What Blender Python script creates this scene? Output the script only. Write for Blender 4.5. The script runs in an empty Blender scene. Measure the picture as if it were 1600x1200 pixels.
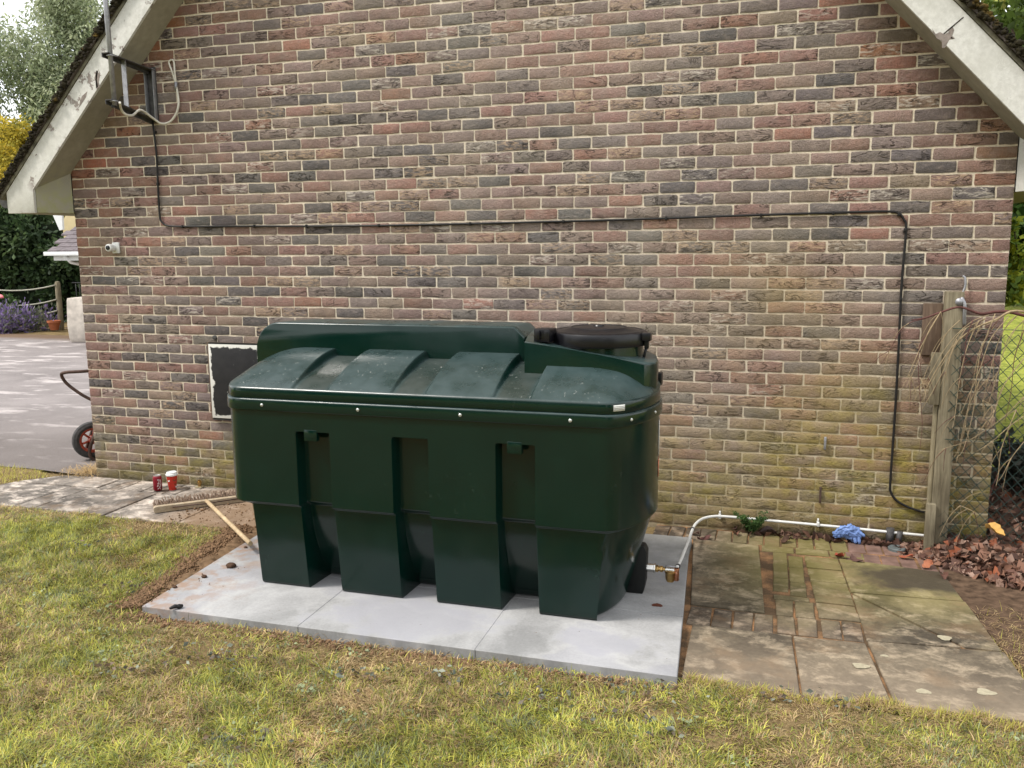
import bpy, bmesh, math, random
import numpy as np
from mathutils import Vector, Matrix

S = bpy.context.scene
COL = S.collection
random.seed(7)
RNG = np.random.default_rng(11)
R = math.radians

# ------------------------------------------------------------------ camera
F_PX = 1344.76
CAM = np.array([5.26635, -5.64194, 1.84078])
MR = np.array([[0.958563716, 0.284779844, -0.007486228],
               [-0.037261404, 0.151387527, 0.98777194],
               [-0.28243086, 0.946563393, -0.155725887]])
cam_d = bpy.data.cameras.new('camera')
cam = bpy.data.objects.new('camera', cam_d)
COL.objects.link(cam)
cam_d.sensor_width = 36.0
cam_d.lens = F_PX / 1600 * 36.0
cam_d.clip_start = 0.05
cam_d.clip_end = 2000
r, u, f = MR
cam.matrix_world = Matrix(((r[0], u[0], -f[0], CAM[0]), (r[1], u[1], -f[1], CAM[1]),
                           (r[2], u[2], -f[2], CAM[2]), (0, 0, 0, 1)))
S.camera = cam

# ------------------------------------------------------------------ world
SUN_EL, SUN_AZ = R(54), R(238)      # azimuth measured clockwise from +y (sun stands behind-left of the camera)
W = bpy.data.worlds.new('World')
S.world = W
W.use_nodes = True
nt = W.node_tree
for n in list(nt.nodes):
    nt.nodes.remove(n)
N = nt.nodes.new
out = N('ShaderNodeOutputWorld')
bg = N('ShaderNodeBackground')
sky = N('ShaderNodeTexSky')
sky.sky_type = 'NISHITA'
sky.sun_disc = False
sky.sun_elevation = SUN_EL
sky.sun_rotation = SUN_AZ
sky.air_density = 1.2
sky.dust_density = 3.0
tc = N('ShaderNodeTexCoord')
cl = N('ShaderNodeTexNoise')
cl.inputs['Scale'].default_value = 2.2
cl.inputs['Detail'].default_value = 7
cr = N('ShaderNodeMapRange')
cr.inputs[1].default_value = 0.30
cr.inputs[2].default_value = 0.48
mix = N('ShaderNodeMix')
mix.data_type = 'RGBA'
nt.links.new(tc.outputs['Generated'], cl.inputs['Vector'])
nt.links.new(cl.outputs['Fac'], cr.inputs[0])
nt.links.new(cr.outputs[0], mix.inputs[0])
nt.links.new(sky.outputs[0], mix.inputs[6])
mix.inputs[7].default_value = (9.6, 9.7, 9.9, 1)
nt.links.new(mix.outputs[2], bg.inputs['Color'])
bg.inputs['Strength'].default_value = 0.11
nt.links.new(bg.outputs[0], out.inputs[0])

# ------------------------------------------------------------------ sun
sd = bpy.data.lights.new('sun', 'SUN')
sd.energy = 2.1
sd.angle = R(10)
sd.color = (1.0, 0.95, 0.88)
sun = bpy.data.objects.new('sun', sd)
COL.objects.link(sun)
sdir = Vector((math.sin(SUN_AZ) * math.cos(SUN_EL), math.cos(SUN_AZ) * math.cos(SUN_EL), math.sin(SUN_EL)))
sun.rotation_euler = sdir.to_track_quat('Z', 'Y').to_euler()
sun.location = (0, 0, 20)

S.view_settings.view_transform = 'Standard'
S.view_settings.look = 'None'
S.view_settings.gamma = 1
S.view_settings.exposure = 0.84
S.view_settings.use_curve_mapping = False
S.render.engine = 'CYCLES'
S.cycles.max_bounces = 6


# ------------------------------------------------------------------ helpers
def at(x, y, Y):
    """point on the vertical plane y = Y seen at photo pixel x, y"""
    d = np.array([(x - 800) / F_PX, -(y - 600) / F_PX, 1.0]) @ MR
    p = CAM + d * (Y - CAM[1]) / d[1]
    return tuple(p)


def gnd(x, y, z=0.0):
    d = np.array([(x - 800) / F_PX, -(y - 600) / F_PX, 1.0]) @ MR
    p = CAM + d * (z - CAM[2]) / d[2]
    return tuple(p)


def proj(P):
    d = (np.asarray(P, float) - CAM) @ MR.T
    return 800 + F_PX * d[..., 0] / d[..., 2], 600 - F_PX * d[..., 1] / d[..., 2]


def empty(name, loc, label=None, cat=None, group=None, kind=None, rz=0):
    o = bpy.data.objects.new(name, None)
    COL.objects.link(o)
    o.location = loc
    o.rotation_euler = (0, 0, rz)
    tag(o, label, cat, group, kind)
    return o


def tag(o, label=None, cat=None, group=None, kind=None):
    if label: o['label'] = label
    if cat: o['category'] = cat
    if group: o['group'] = group
    if kind: o['kind'] = kind
    return o


def link(name, me, mat, parent=None, loc=None):
    o = bpy.data.objects.new(name, me)
    COL.objects.link(o)
    if mat is not None and not me.materials:
        me.materials.append(mat)
    if parent is not None:
        o.parent = parent
        # children are written in world coordinates: cancel the parent's transform
        o.matrix_parent_inverse = parent_inv(parent)
    if loc is not None:
        o.location = loc
    return o


def parent_inv(p):
    m = Matrix.Translation(p.location) @ p.rotation_euler.to_matrix().to_4x4()
    if p.parent is not None:
        m = Matrix.Identity(4) if p.type == 'MESH' else m
    return m.inverted()


def npmesh(name, V, Fq, smooth=False, col=None, colname='Col'):
    """V (n,3) array, Fq (m,k) index array with k fixed"""
    me = bpy.data.meshes.new(name)
    V = np.asarray(V, np.float32)
    Fq = np.asarray(Fq, np.int32)
    m, k = Fq.shape
    me.vertices.add(len(V))
    me.vertices.foreach_set('co', V.ravel())
    me.loops.add(m * k)
    me.loops.foreach_set('vertex_index', Fq.ravel())
    me.polygons.add(m)
    me.polygons.foreach_set('loop_start', np.arange(0, m * k, k, dtype=np.int32))
    me.polygons.foreach_set('loop_total', np.full(m, k, np.int32))
    if smooth:
        me.polygons.foreach_set('use_smooth', np.ones(m, bool))
    me.update(calc_edges=True)
    if col is not None:
        a = me.color_attributes.new(colname, 'FLOAT_COLOR', 'POINT')
        c = np.ones((len(V), 4), np.float32)
        c[:, :col.shape[1]] = col
        a.data.foreach_set('color', c.ravel())
    return me


def bm_mesh(name, bm, smooth=None):
    me = bpy.data.meshes.new(name)
    bmesh.ops.recalc_face_normals(bm, faces=bm.faces)
    bm.to_mesh(me)
    bm.free()
    if smooth is not None:
        for p in me.polygons:
            p.use_smooth = True
        me.set_sharp_from_angle(angle=R(smooth))
    return me


def bm_box(bm, lo, hi, rot=None, pivot=None):
    x0, y0, z0 = lo
    x1, y1, z1 = hi
    vs = [bm.verts.new(Vector(p)) for p in ((x0, y0, z0), (x1, y0, z0), (x1, y1, z0), (x0, y1, z0),
                                             (x0, y0, z1), (x1, y0, z1), (x1, y1, z1), (x0, y1, z1))]
    for q in ((0, 3, 2, 1), (4, 5, 6, 7), (0, 1, 5, 4), (1, 2, 6, 5), (2, 3, 7, 6), (3, 0, 4, 7)):
        bm.faces.new([vs[i] for i in q])
    if rot is not None:
        pv = Vector(pivot if pivot else ((x0 + x1) / 2, (y0 + y1) / 2, (z0 + z1) / 2))
        for v in vs:
            v.co = rot @ (v.co - pv) + pv
    return vs


def box(name, lo, hi, mat, parent=None, bev=0.0, rot=None, pivot=None, seg=2):
    bm = bmesh.new()
    bm_box(bm, lo, hi, rot, pivot)
    if bev:
        bmesh.ops.bevel(bm, geom=list(bm.edges), offset=bev, segments=seg, profile=0.5, affect='EDGES')
    return link(name, bm_mesh(name, bm, 40 if bev else None), mat, parent)


def prism(name, pts, axis, a, b, mat, parent=None, bev=0.0):
    """pts: 2-D outline; axis 'y' -> pts are (x,z) extruded from y=a to y=b; 'z' -> (x,y) from z=a to b; 'x' -> (y,z)"""
    bm = bmesh.new()

    def P(p, t):
        return {'y': (p[0], t, p[1]), 'z': (p[0], p[1], t), 'x': (t, p[0], p[1])}[axis]
    A = [bm.verts.new(P(p, a)) for p in pts]
    B = [bm.verts.new(P(p, b)) for p in pts]
    bm.faces.new(A)
    bm.faces.new(B[::-1])
    n = len(pts)
    for i in range(n):
        bm.faces.new((A[i], B[i], B[(i + 1) % n], A[(i + 1) % n]))
    if bev:
        bmesh.ops.bevel(bm, geom=list(bm.edges), offset=bev, segments=2, profile=0.5, affect='EDGES')
    return link(name, bm_mesh(name, bm, 40 if bev else None), mat, parent)


def tube_arrays(pts, rad, n=8, cap=True):
    pts = [Vector(p) for p in pts]
    m = len(pts)
    if not hasattr(rad, '__len__'):
        rad = [rad] * m
    V = []
    T = []
    for i in range(m):
        t = (pts[min(i + 1, m - 1)] - pts[max(i - 1, 0)])
        T.append(t.normalized() if t.length > 1e-9 else Vector((0, 0, 1)))
    up = Vector((0, 0, 1)) if abs(T[0].z) < 0.9 else Vector((1, 0, 0))
    a = T[0].cross(up).normalized()
    for i in range(m):
        a = (a - T[i] * a.dot(T[i])).normalized()
        b = T[i].cross(a)
        for k in range(n):
            an = 2 * math.pi * k / n
            V.append(pts[i] + (a * math.cos(an) + b * math.sin(an)) * rad[i])
    Fs = []
    for i in range(m - 1):
        for k in range(n):
            k2 = (k + 1) % n
            Fs.append((i * n + k, i * n + k2, (i + 1) * n + k2, (i + 1) * n + k))
    return V, Fs, m, n


def tube(name, pts, rad, mat, parent=None, n=8):
    V, Fs, m, n = tube_arrays(pts, rad, n)
    me = bpy.data.meshes.new(name)
    Fs = Fs + [tuple(range(n))[::-1], tuple(range((m - 1) * n, m * n))]
    me.from_pydata(V, [], Fs)
    for p in me.polygons:
        p.use_smooth = len(p.vertices) == 4
    return link(name, me, mat, parent)


def spline(ctrl, n=8):
    """Catmull-Rom through control points"""
    P = [Vector(c) for c in ctrl]
    P = [P[0] * 2 - P[1]] + P + [P[-1] * 2 - P[-2]]
    o = []
    for i in range(1, len(P) - 2):
        for k in range(n):
            t = k / n
            a, b, c, d = P[i - 1], P[i], P[i + 1], P[i + 2]
            o.append(0.5 * ((2 * b) + (c - a) * t + (2 * a - 5 * b + 4 * c - d) * t * t + (3 * b - a - 3 * c + d) * t ** 3))
    o.append(P[-2])
    return o


def lathe(name, prof, center, mat, parent=None, n=32, axis='z', smooth=35):
    bm = bmesh.new()
    rings = []
    for rr, zz in prof:
        ring = []
        for k in range(n):
            an = 2 * math.pi * k / n
            if axis == 'z':
                p = (center[0] + rr * math.cos(an), center[1] + rr * math.sin(an), center[2] + zz)
            elif axis == 'x':
                p = (center[0] + zz, center[1] + rr * math.cos(an), center[2] + rr * math.sin(an))
            else:
                p = (center[0] + rr * math.cos(an), center[1] + zz, center[2] + rr * math.sin(an))
            ring.append(bm.verts.new(p))
        rings.append(ring)
    for a, b in zip(rings, rings[1:]):
        for k in range(n):
            bm.faces.new((a[k], a[(k + 1) % n], b[(k + 1) % n], b[k]))
    bm.faces.new(rings[0][::-1])
    bm.faces.new(rings[-1])
    return link(name, bm_mesh(name, bm, smooth), mat, parent)


_T = np.random.default_rng(3).random((256, 256))


def vn(x, y, s=1.0, o=0):
    """value noise 0..1"""
    x = np.asarray(x) * s + 37.3 * (o + 1)
    y = np.asarray(y) * s + 91.7 * (o + 1)
    xi, yi = np.floor(x).astype(int), np.floor(y).astype(int)
    fx, fy = x - xi, y - yi
    fx, fy = fx * fx * (3 - 2 * fx), fy * fy * (3 - 2 * fy)
    g = lambda a, b: _T[a & 255, b & 255]
    return (g(xi, yi) * (1 - fx) + g(xi + 1, yi) * fx) * (1 - fy) + (g(xi, yi + 1) * (1 - fx) + g(xi + 1, yi + 1) * fx) * fy


def fbm(x, y, s=1.0, o=0):
    return (vn(x, y, s, o) + 0.5 * vn(x, y, s * 2.1, o + 1) + 0.25 * vn(x, y, s * 4.3, o + 2)) / 1.75


# ------------------------------------------------------------------ material helper
class Mat:
    def __init__(self, name, rough=0.8, spec=0.3):
        self.m = bpy.data.materials.new(name)
        self.m.use_nodes = True
        self.t = self.m.node_tree
        self.b = self.t.nodes['Principled BSDF']
        self.b.inputs['Roughness'].default_value = rough
        self.b.inputs['Specular IOR Level'].default_value = spec
        self.geo = None

    def n(self, kind, **kw):
        nd = self.t.nodes.new(kind)
        for k, v in kw.items():
            setattr(nd, k, v)
        return nd

    def l(self, a, b):
        self.t.links.new(a, b)

    def pos(self, scale=(1, 1, 1), local=False, off=(0, 0, 0), rot=(0, 0, 0)):
        if local:
            src = self.n('ShaderNodeTexCoord').outputs['Object']
        else:
            src = self.n('ShaderNodeNewGeometry').outputs['Position']
        mp = self.n('ShaderNodeMapping')
        mp.inputs['Scale'].default_value = scale
        mp.inputs['Location'].default_value = off
        mp.inputs['Rotation'].default_value = rot
        self.l(src, mp.inputs['Vector'])
        return mp.outputs[0]

    def noise(self, scale=5, detail=4, rough=0.55, vec=None, dist=0.0, lo=None, hi=None, **kw):
        nd = self.n('ShaderNodeTexNoise')
        nd.inputs['Scale'].default_value = scale
        nd.inputs['Detail'].default_value = detail
        nd.inputs['Roughness'].default_value = rough
        nd.inputs['Distortion'].default_value = dist
        self.l(vec if vec is not None else self.pos(**kw), nd.inputs['Vector'])
        o = nd.outputs['Fac']
        if lo is not None:
            o = self.rng(o, lo, hi)
        return o

    def rng(self, v, lo, hi, a=0.0, b=1.0):
        mr = self.n('ShaderNodeMapRange')
        mr.clamp = True
        for i, x in enumerate((None, lo, hi, a, b)):
            if x is not None:
                mr.inputs[i].default_value = x
        self.l(v, mr.inputs[0])
        return mr.outputs[0]

    def math(self, op, a, b=None, c=None):
        nd = self.n('ShaderNodeMath', operation=op)
        for i, x in enumerate((a, b, c)):
            if x is None: continue
            if isinstance(x, (int, float)):
                nd.inputs[i].default_value = x
            else:
                self.l(x, nd.inputs[i])
        return nd.outputs[0]

    def mix(self, fac, a, b, mode='MIX'):
        nd = self.n('ShaderNodeMix', data_type='RGBA', blend_type=mode)
        for i, x in ((0, fac), (6, a), (7, b)):
            if isinstance(x, (int, float)):
                nd.inputs[i].default_value = x
            elif isinstance(x, tuple):
                nd.inputs[i].default_value = (*x, 1) if len(x) == 3 else x
            else:
                self.l(x, nd.inputs[i])
        return nd.outputs[2]

    def sep(self, local=False):
        s = self.n('ShaderNodeSeparateXYZ')
        self.l(self.pos(local=local), s.inputs[0])
        return s.outputs

    def color(self, c):
        if isinstance(c, tuple):
            self.b.inputs['Base Color'].default_value = (*c, 1)
        else:
            self.l(c, self.b.inputs['Base Color'])

    def bump(self, h, strength=0.5, dist=0.01):
        nd = self.n('ShaderNodeBump')
        nd.inputs['Strength'].default_value = strength
        nd.inputs['Distance'].default_value = dist
        if self.b.inputs['Normal'].is_linked:
            self.l(self.b.inputs['Normal'].links[0].from_socket, nd.inputs['Normal'])
        self.l(h, nd.inputs['Height'])
        self.l(nd.outputs[0], self.b.inputs['Normal'])


def simple(name, c, rough=0.7, spec=0.3, var=0.25, scale=20, metal=0.0, bump=0.0):
    m = Mat(name, rough, spec)
    nz = m.noise(scale, 4)
    f = m.rng(nz, 0.3, 0.7, 1 - var, 1 + var)
    m.color(m.mix(1.0, (*c,), f, 'MULTIPLY') if var else c)
    m.b.inputs['Metallic'].default_value = metal
    if bump:
        m.bump(nz, bump, 0.004)
    return m.m


# ------------------------------------------------------------------ materials
def brick_material():
    m = Mat('brick_face', 0.92, 0.12)
    oi = m.n('ShaderNodeObjectInfo')
    at_ = m.n('ShaderNodeAttribute', attribute_name='bcol')
    base = m.mix(1.0, oi.outputs['Color'], at_.outputs['Color'], 'MULTIPLY')
    flag = m.math('MULTIPLY', oi.outputs['Alpha'], at_.outputs['Alpha'])
    # vertical drag marks, broad flashing, speckle
    drag = m.noise(1, 3, vec=m.pos(scale=(260, 1, 26)), lo=0.3, hi=0.7)
    flash = m.noise(9, 4, lo=0.35, hi=0.65, scale_=None) if False else m.rng(m.noise(9, 4), 0.35, 0.65)
    speck = m.rng(m.noise(140, 3, 0.7), 0.3, 0.7)
    v = m.math('MULTIPLY', m.rng(drag, 0, 1, 0.87, 1.13), m.rng(speck, 0, 1, 0.8, 1.2))
    c = m.mix(1.0, base, v, 'MULTIPLY')
    c = m.mix(m.math('MULTIPLY', flash, 0.36), c, (0.155, 0.135, 0.122))
    pale = m.rng(m.noise(1, 4, 0.6, vec=m.pos(scale=(17, 17, 34), off=(3, 1, 7))), 0.5, 0.7)
    c = m.mix(m.math('MULTIPLY', pale, 0.26), c, (0.42, 0.34, 0.285))
    # folds in the hand-made clay: wavy dark creases (strong where flag is high)
    fold = m.noise(1, 3, 0.55, vec=m.pos(scale=(6.5, 6.5, 22)), dist=1.2)
    fl = m.math('ABSOLUTE', m.math('SUBTRACT', fold, 0.5))
    crease = m.rng(fl, 0.0, 0.030, 1, 0)
    gate = m.rng(m.noise(11, 2), 0.42, 0.55)
    crease = m.math('MULTIPLY', crease, m.math('MULTIPLY', gate, m.rng(flag, 0.42, 0.60)))
    c = m.mix(m.math('MULTIPLY', crease, 0.80), c, (0.035, 0.028, 0.026))
    # pale bloom on a few bricks, rough orange spalls on others
    bl = m.noise(1, 4, 0.6, vec=m.pos(scale=(13, 13, 52)), dist=1.1)
    bloom = m.math('MULTIPLY', m.rng(bl, 0.50, 0.60), m.rng(flag, 0.91, 0.94))
    c = m.mix(m.math('MULTIPLY', bloom, 0.60), c, (0.56, 0.50, 0.43))
    spall = m.math('MULTIPLY', m.rng(m.noise(1, 4, 0.65, vec=m.pos(scale=(15, 15, 58)), dist=1.3), 0.46, 0.58),
                   m.math('MULTIPLY', m.rng(flag, 0.80, 0.82), m.rng(flag, 0.89, 0.91, 1, 0)))
    c = m.mix(m.math('MULTIPLY', spall, 0.62), c, (0.46, 0.33, 0.22))
    c = algae(m, c, 1.0)
    m.color(c)
    h = m.math('ADD', m.math('MULTIPLY', speck, 0.35), m.math('MULTIPLY', m.noise(1, 4, 0.6, vec=m.pos(scale=(48, 48, 58))), 1.0))
    h = m.math('SUBTRACT', h, m.math('MULTIPLY', crease, 1.2))
    m.bump(h, 1.0, 0.008)
    return m.m


def algae(m, c, k):
    """green growth on the foot of the wall, strongest to the right where the wall stays damp"""
    s = m.sep()
    n1 = m.noise(1.1, 5, 0.6)
    n2 = m.noise(7, 4, 0.6)
    # height up to which algae reaches: grows from left to right
    top = m.rng(s[0], 3.9, 5.3, 0.50, 1.1)
    top = m.math('ADD', top, m.math('MULTIPLY', m.math('SUBTRACT', n1, 0.5), 1.4))
    d = m.math('SUBTRACT', top, s[2])
    a = m.rng(d, 0.0, 0.55)
    a = m.math('MULTIPLY', a, m.math('MULTIPLY', m.rng(n2, 0.36, 0.60, 0.35, 1.0), m.rng(m.noise(1, 3, 0.5, vec=m.pos(scale=(5, 1, 14), off=(9, 0, 2))), 0.40, 0.58, 0.55, 1.0)))
    c = m.mix(m.math('MULTIPLY', a, 0.84 * k), c, (0.275, 0.228, 0.045))
    # ochre run-off band under the middle-right of the wall
    b = m.math('MULTIPLY', m.rng(m.math('ABSOLUTE', m.math('SUBTRACT', s[0], 5.15)), 0.2, 1.05, 1, 0), m.rng(s[2], 1.5, 2.1, 1, 0))
    b = m.math('MULTIPLY', b, m.rng(n1, 0.35, 0.6))
    c = m.mix(m.math('MULTIPLY', b, 0.60 * k), c, (0.32, 0.235, 0.105))
    streak_light = m.math('MULTIPLY', m.rng(m.math('ABSOLUTE', m.math('SUBTRACT', s[0], 3.9)), 0.4, 2.2, 1, 0), m.rng(m.noise(1, 4, 0.6, vec=m.pos(scale=(2.6, 1, 0.5))), 0.38, 0.62))  # pale weathering streaks, with the brighter lit wall centre painted in
    c = m.mix(m.math('MULTIPLY', streak_light, 0.20 * k), c, (0.46, 0.40, 0.34))
    # splash zone
    g = m.math('MULTIPLY', m.rng(s[2], 0.02, 0.22, 1, 0), m.rng(n2, 0.35, 0.6))
    return m.mix(m.math('MULTIPLY', g, 0.55), c, (0.07, 0.055, 0.035))


def mortar_material():
    m = Mat('mortar', 0.95, 0.1)
    n1 = m.noise(60, 5, 0.65)
    n2 = m.noise(2.2, 4)
    c = m.mix(m.rng(n2, 0.35, 0.65), (0.60, 0.515, 0.40), (0.70, 0.615, 0.49))
    c = m.mix(1.0, c, m.rng(n1, 0.3, 0.7, 0.75, 1.15), 'MULTIPLY')
    c = algae(m, c, 0.9)
    m.color(c)
    m.bump(n1, 0.6, 0.004)
    return m.m


def tank_material():
    m = Mat('green_polyethylene', 0.30, 0.42)
    s = m.sep()
    mottle = m.noise(6, 5, 0.6)
    sc = m.noise(1, 2, 0.6, vec=m.pos(scale=(30, 30, 4)))
    geo = m.n('ShaderNodeNewGeometry')
    sx = m.n('ShaderNodeSeparateXYZ')
    m.l(geo.outputs['Normal'], sx.inputs[0])
    upf = m.rng(sx.outputs[2], 0.25, 0.9)
    c = m.mix(m.rng(mottle, 0.3, 0.7), (0.0010, 0.0130, 0.0092), (0.0014, 0.0158, 0.0112))
    chan = None
    for a_, b_ in ((2.937, 3.139), (3.491, 3.669), (4.022, 4.205)):
        k_ = m.math('MULTIPLY', m.rng(s[0], a_ + 0.004, a_ + 0.03), m.rng(s[0], b_ - 0.03, b_ - 0.004, 1, 0))
        chan = k_ if chan is None else m.math('MAXIMUM', chan, k_)
    chan = m.math('MULTIPLY', chan, m.rng(s[2], 1.12, 1.14))
    sheen_dust = m.math('MULTIPLY', m.math('MULTIPLY', upf, m.rng(chan, 0, 1, 0.40, 0.42)), m.rng(mottle, 0.3, 0.6, 0.35, 1))  # up-facing ribs get a painted bluish sky sheen, channels a grey dust film
    c = m.mix(sheen_dust, c, m.mix(chan, (0.082, 0.115, 0.122), (0.085, 0.094, 0.088)))
    sp = m.rng(m.noise(1, 4, 0.65, vec=m.pos(scale=(70, 40, 60))), 0.645, 0.69)
    sp = m.math('MULTIPLY', sp, m.math('MULTIPLY', upf, m.rng(m.noise(3.1, 2), 0.5, 0.62)))
    c = m.mix(m.math('MULTIPLY', sp, 0.7), c, (0.45, 0.45, 0.42))
    # faint scuffs on the flat faces
    sf = m.math('MULTIPLY', m.rng(m.noise(26, 5, 0.75), 0.60, 0.72), m.rng(m.noise(2.3, 2), 0.56, 0.66))
    c = m.mix(m.math('MULTIPLY', sf, 0.10), c, (0.2, 0.22, 0.2))
    m.color(c)
    rr = m.math('ADD', m.rng(mottle, 0.3, 0.7, 0.15, 0.22), m.math('MULTIPLY', sheen_dust, 0.38))
    m.l(rr, m.b.inputs['Roughness'])
    m.bump(m.noise(2.6, 2), 0.22, 0.03)
    m.bump(m.noise(240, 2), 0.05, 0.001)
    return m.m


def new_concrete():
    m = Mat('new_concrete', 0.9, 0.2)
    n1 = m.noise(2.1, 5, 0.6, dist=0.6)
    n2 = m.noise(90, 4, 0.6)
    n3 = m.noise(9, 4, 0.6)
    s = m.sep()
    c = m.mix(m.rng(n1, 0.35, 0.62), (0.225, 0.225, 0.222), (0.355, 0.353, 0.350))
    c = m.mix(1.0, c, m.rng(n2, 0.3, 0.7, 0.9, 1.08), 'MULTIPLY')
    # bluish water marks with pale tide line
    tide = m.noise(1.1, 5, 0.6, dist=0.2)
    band = m.rng(m.math('ABSOLUTE', m.math('SUBTRACT', tide, 0.53)), 0.0, 0.035, 1, 0)
    c = m.mix(m.math('MULTIPLY', band, 0.22), c, (0.50, 0.495, 0.49))
    c = m.mix(m.math('MULTIPLY', m.rng(tide, 0.53, 0.57), 0.35), c, (0.32, 0.32, 0.355))
    for cx0, cy0, rx0, ry0 in ((3.58, -1.90, 0.40, 0.24), (4.62, -1.93, 0.30, 0.13)):
        ex = m.math('MULTIPLY', m.math('SUBTRACT', s[0], cx0), 1 / rx0)
        ey = m.math('MULTIPLY', m.math('SUBTRACT', s[1], cy0), 1 / ry0)
        q = m.math('SQRT', m.math('ADD', m.math('MULTIPLY', ex, ex), m.math('MULTIPLY', ey, ey)))
        q = m.math('ADD', q, m.math('MULTIPLY', m.math('SUBTRACT', m.noise(4.5, 5, 0.65), 0.5), 2.6))
        c = m.mix(m.rng(q, 1.25, 0.90, 0, 0.35), c, (0.43, 0.428, 0.425))
        c = m.mix(m.rng(q, 1.05, 0.70, 0, 0.55), c, (0.30, 0.30, 0.335))
    side = m.math('MULTIPLY', m.rng(s[2], 0.034, 0.037, 1, 0), m.rng(m.noise(1, 4, 0.6, vec=m.pos(scale=(7, 7, 2))), 0.42, 0.62))
    c = m.mix(m.math('MULTIPLY', side, 0.6), c, (0.17, 0.17, 0.165))
    # damp and mossy toward the wall
    darken = m.math('MULTIPLY', m.rng(s[1], -1.5, -0.85), m.rng(n3, 0.3, 0.55, 0.5, 1))
    c = m.mix(m.math('MULTIPLY', darken, 0.55), c, (0.15, 0.148, 0.13))
    # brown earth trodden onto the left end
    dirt = m.math('MULTIPLY', m.rng(s[0], 2.25, 2.75, 1, 0), m.rng(n3, 0.46, 0.6))
    c = m.mix(m.math('MULTIPLY', dirt, 0.75), c, (0.27, 0.17, 0.11))
    d2 = m.rng(m.noise(60, 3, 0.6), 0.70, 0.73)
    d2 = m.math('MULTIPLY', d2, m.rng(m.noise(3, 2), 0.5, 0.58))
    c = m.mix(m.math('MULTIPLY', d2, 0.8), c, (0.12, 0.07, 0.04))
    m.color(c)
    m.bump(m.math('ADD', n2, n3), 0.2, 0.004)
    return m.m


def old_paving(name, tint):
    m = Mat(name, 0.85, 0.25)
    s = m.sep()
    n1 = m.noise(2.6, 7, 0.66, dist=0.15)
    n2 = m.noise(45, 5, 0.65)
    n3 = m.noise(1, 5, 0.7, vec=m.pos(scale=(6, 8, 6)), dist=0.25)
    oi = m.n('ShaderNodeObjectInfo')
    c = m.mix(m.rng(n1, 0.43, 0.60), tuple(x * 0.34 for x in tint), tuple(x * 0.92 for x in tint))
    c = m.mix(m.math('MULTIPLY', m.rng(n3, 0.50, 0.64), 0.75), c, tuple(x * 2.0 for x in tint))
    c = m.mix(1.0, c, m.rng(oi.outputs['Random'], 0, 1, 0.82, 1.15), 'MULTIPLY')
    c = m.mix(1.0, c, m.rng(n2, 0.3, 0.7, 0.75, 1.2), 'MULTIPLY')
    # algae near the wall on the right
    al = m.math('MULTIPLY', m.rng(s[0], 4.9, 5.4), m.rng(m.math('ADD', s[1], m.math('MULTIPLY', n1, 1.2)), -0.85, -0.1))
    c = m.mix(m.math('MULTIPLY', al, 0.55), c, (0.21, 0.18, 0.05))
    # brown sandy silt
    sl = m.rng(m.noise(3.4, 5, 0.65), 0.52, 0.66)
    c = m.mix(m.math('MULTIPLY', sl, 0.4), c, (0.19, 0.12, 0.065))
    # pale worn strip beside the lawn, sandy earth trodden in beside the tank
    pl = m.math('MULTIPLY', m.rng(m.math('ADD', s[1], m.math('MULTIPLY', n1, 0.7)), -1.62, -1.25, 1, 0), m.rng(s[0], 4.5, 4.6))
    c = m.mix(m.math('MULTIPLY', pl, 0.30), c, (0.33, 0.26, 0.19))
    et = m.math('MULTIPLY', m.rng(m.math('ADD', s[0], m.math('MULTIPLY', n1, 0.9)), 1.55, 1.95), m.rng(s[0], 2.4, 2.5, 1, 0))
    c = m.mix(m.math('MULTIPLY', et, 0.72), c, (0.24, 0.155, 0.09))
    # dark, smoother patch beside the fence
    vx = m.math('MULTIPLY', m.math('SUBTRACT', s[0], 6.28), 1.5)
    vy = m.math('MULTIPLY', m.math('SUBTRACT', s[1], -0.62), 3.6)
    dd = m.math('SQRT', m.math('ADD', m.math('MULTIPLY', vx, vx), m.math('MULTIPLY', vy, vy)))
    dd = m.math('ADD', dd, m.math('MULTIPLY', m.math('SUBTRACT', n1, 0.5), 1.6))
    darken = m.rng(dd, 0.55, 0.95, 1, 0)
    c = m.mix(m.math('MULTIPLY', darken, 0.85), c, (0.045, 0.036, 0.03))
    m.color(c)
    m.l(m.rng(darken, 0, 1, 0.85, 0.55), m.b.inputs['Roughness'])
    m.bump(m.math('ADD', n2, m.math('MULTIPLY', n1, 1.5)), 0.4, 0.006)
    return m.m


def sand_material():
    m = Mat('joint_sand', 0.95, 0.1)
    n1 = m.noise(120, 4, 0.7)
    n2 = m.noise(6, 4, 0.6)
    s = m.sep()
    c = m.mix(m.rng(n2, 0.44, 0.66), (0.105, 0.07, 0.042), (0.34, 0.185, 0.09))
    c = m.mix(m.rng(s[0], 2.6, 3.4, 1, 0), c, (0.17, 0.14, 0.10))
    c = m.mix(1.0, c, m.rng(n1, 0.3, 0.7, 0.65, 1.2), 'MULTIPLY')
    m.color(c)
    m.bump(n1, 0.8, 0.006)
    return m.m


def soil_material():
    m = Mat('soil', 0.97, 0.08)
    n1 = m.noise(3.0, 6, 0.65)
    n2 = m.noise(70, 5, 0.7)
    c = m.mix(m.rng(n1, 0.35, 0.6), (0.12, 0.085, 0.042), (0.24, 0.175, 0.085))
    c = m.mix(1.0, c, m.rng(n2, 0.3, 0.7, 0.55, 1.35), 'MULTIPLY')
    m.color(c)
    m.bump(n2, 1.0, 0.012)
    return m.m


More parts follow.
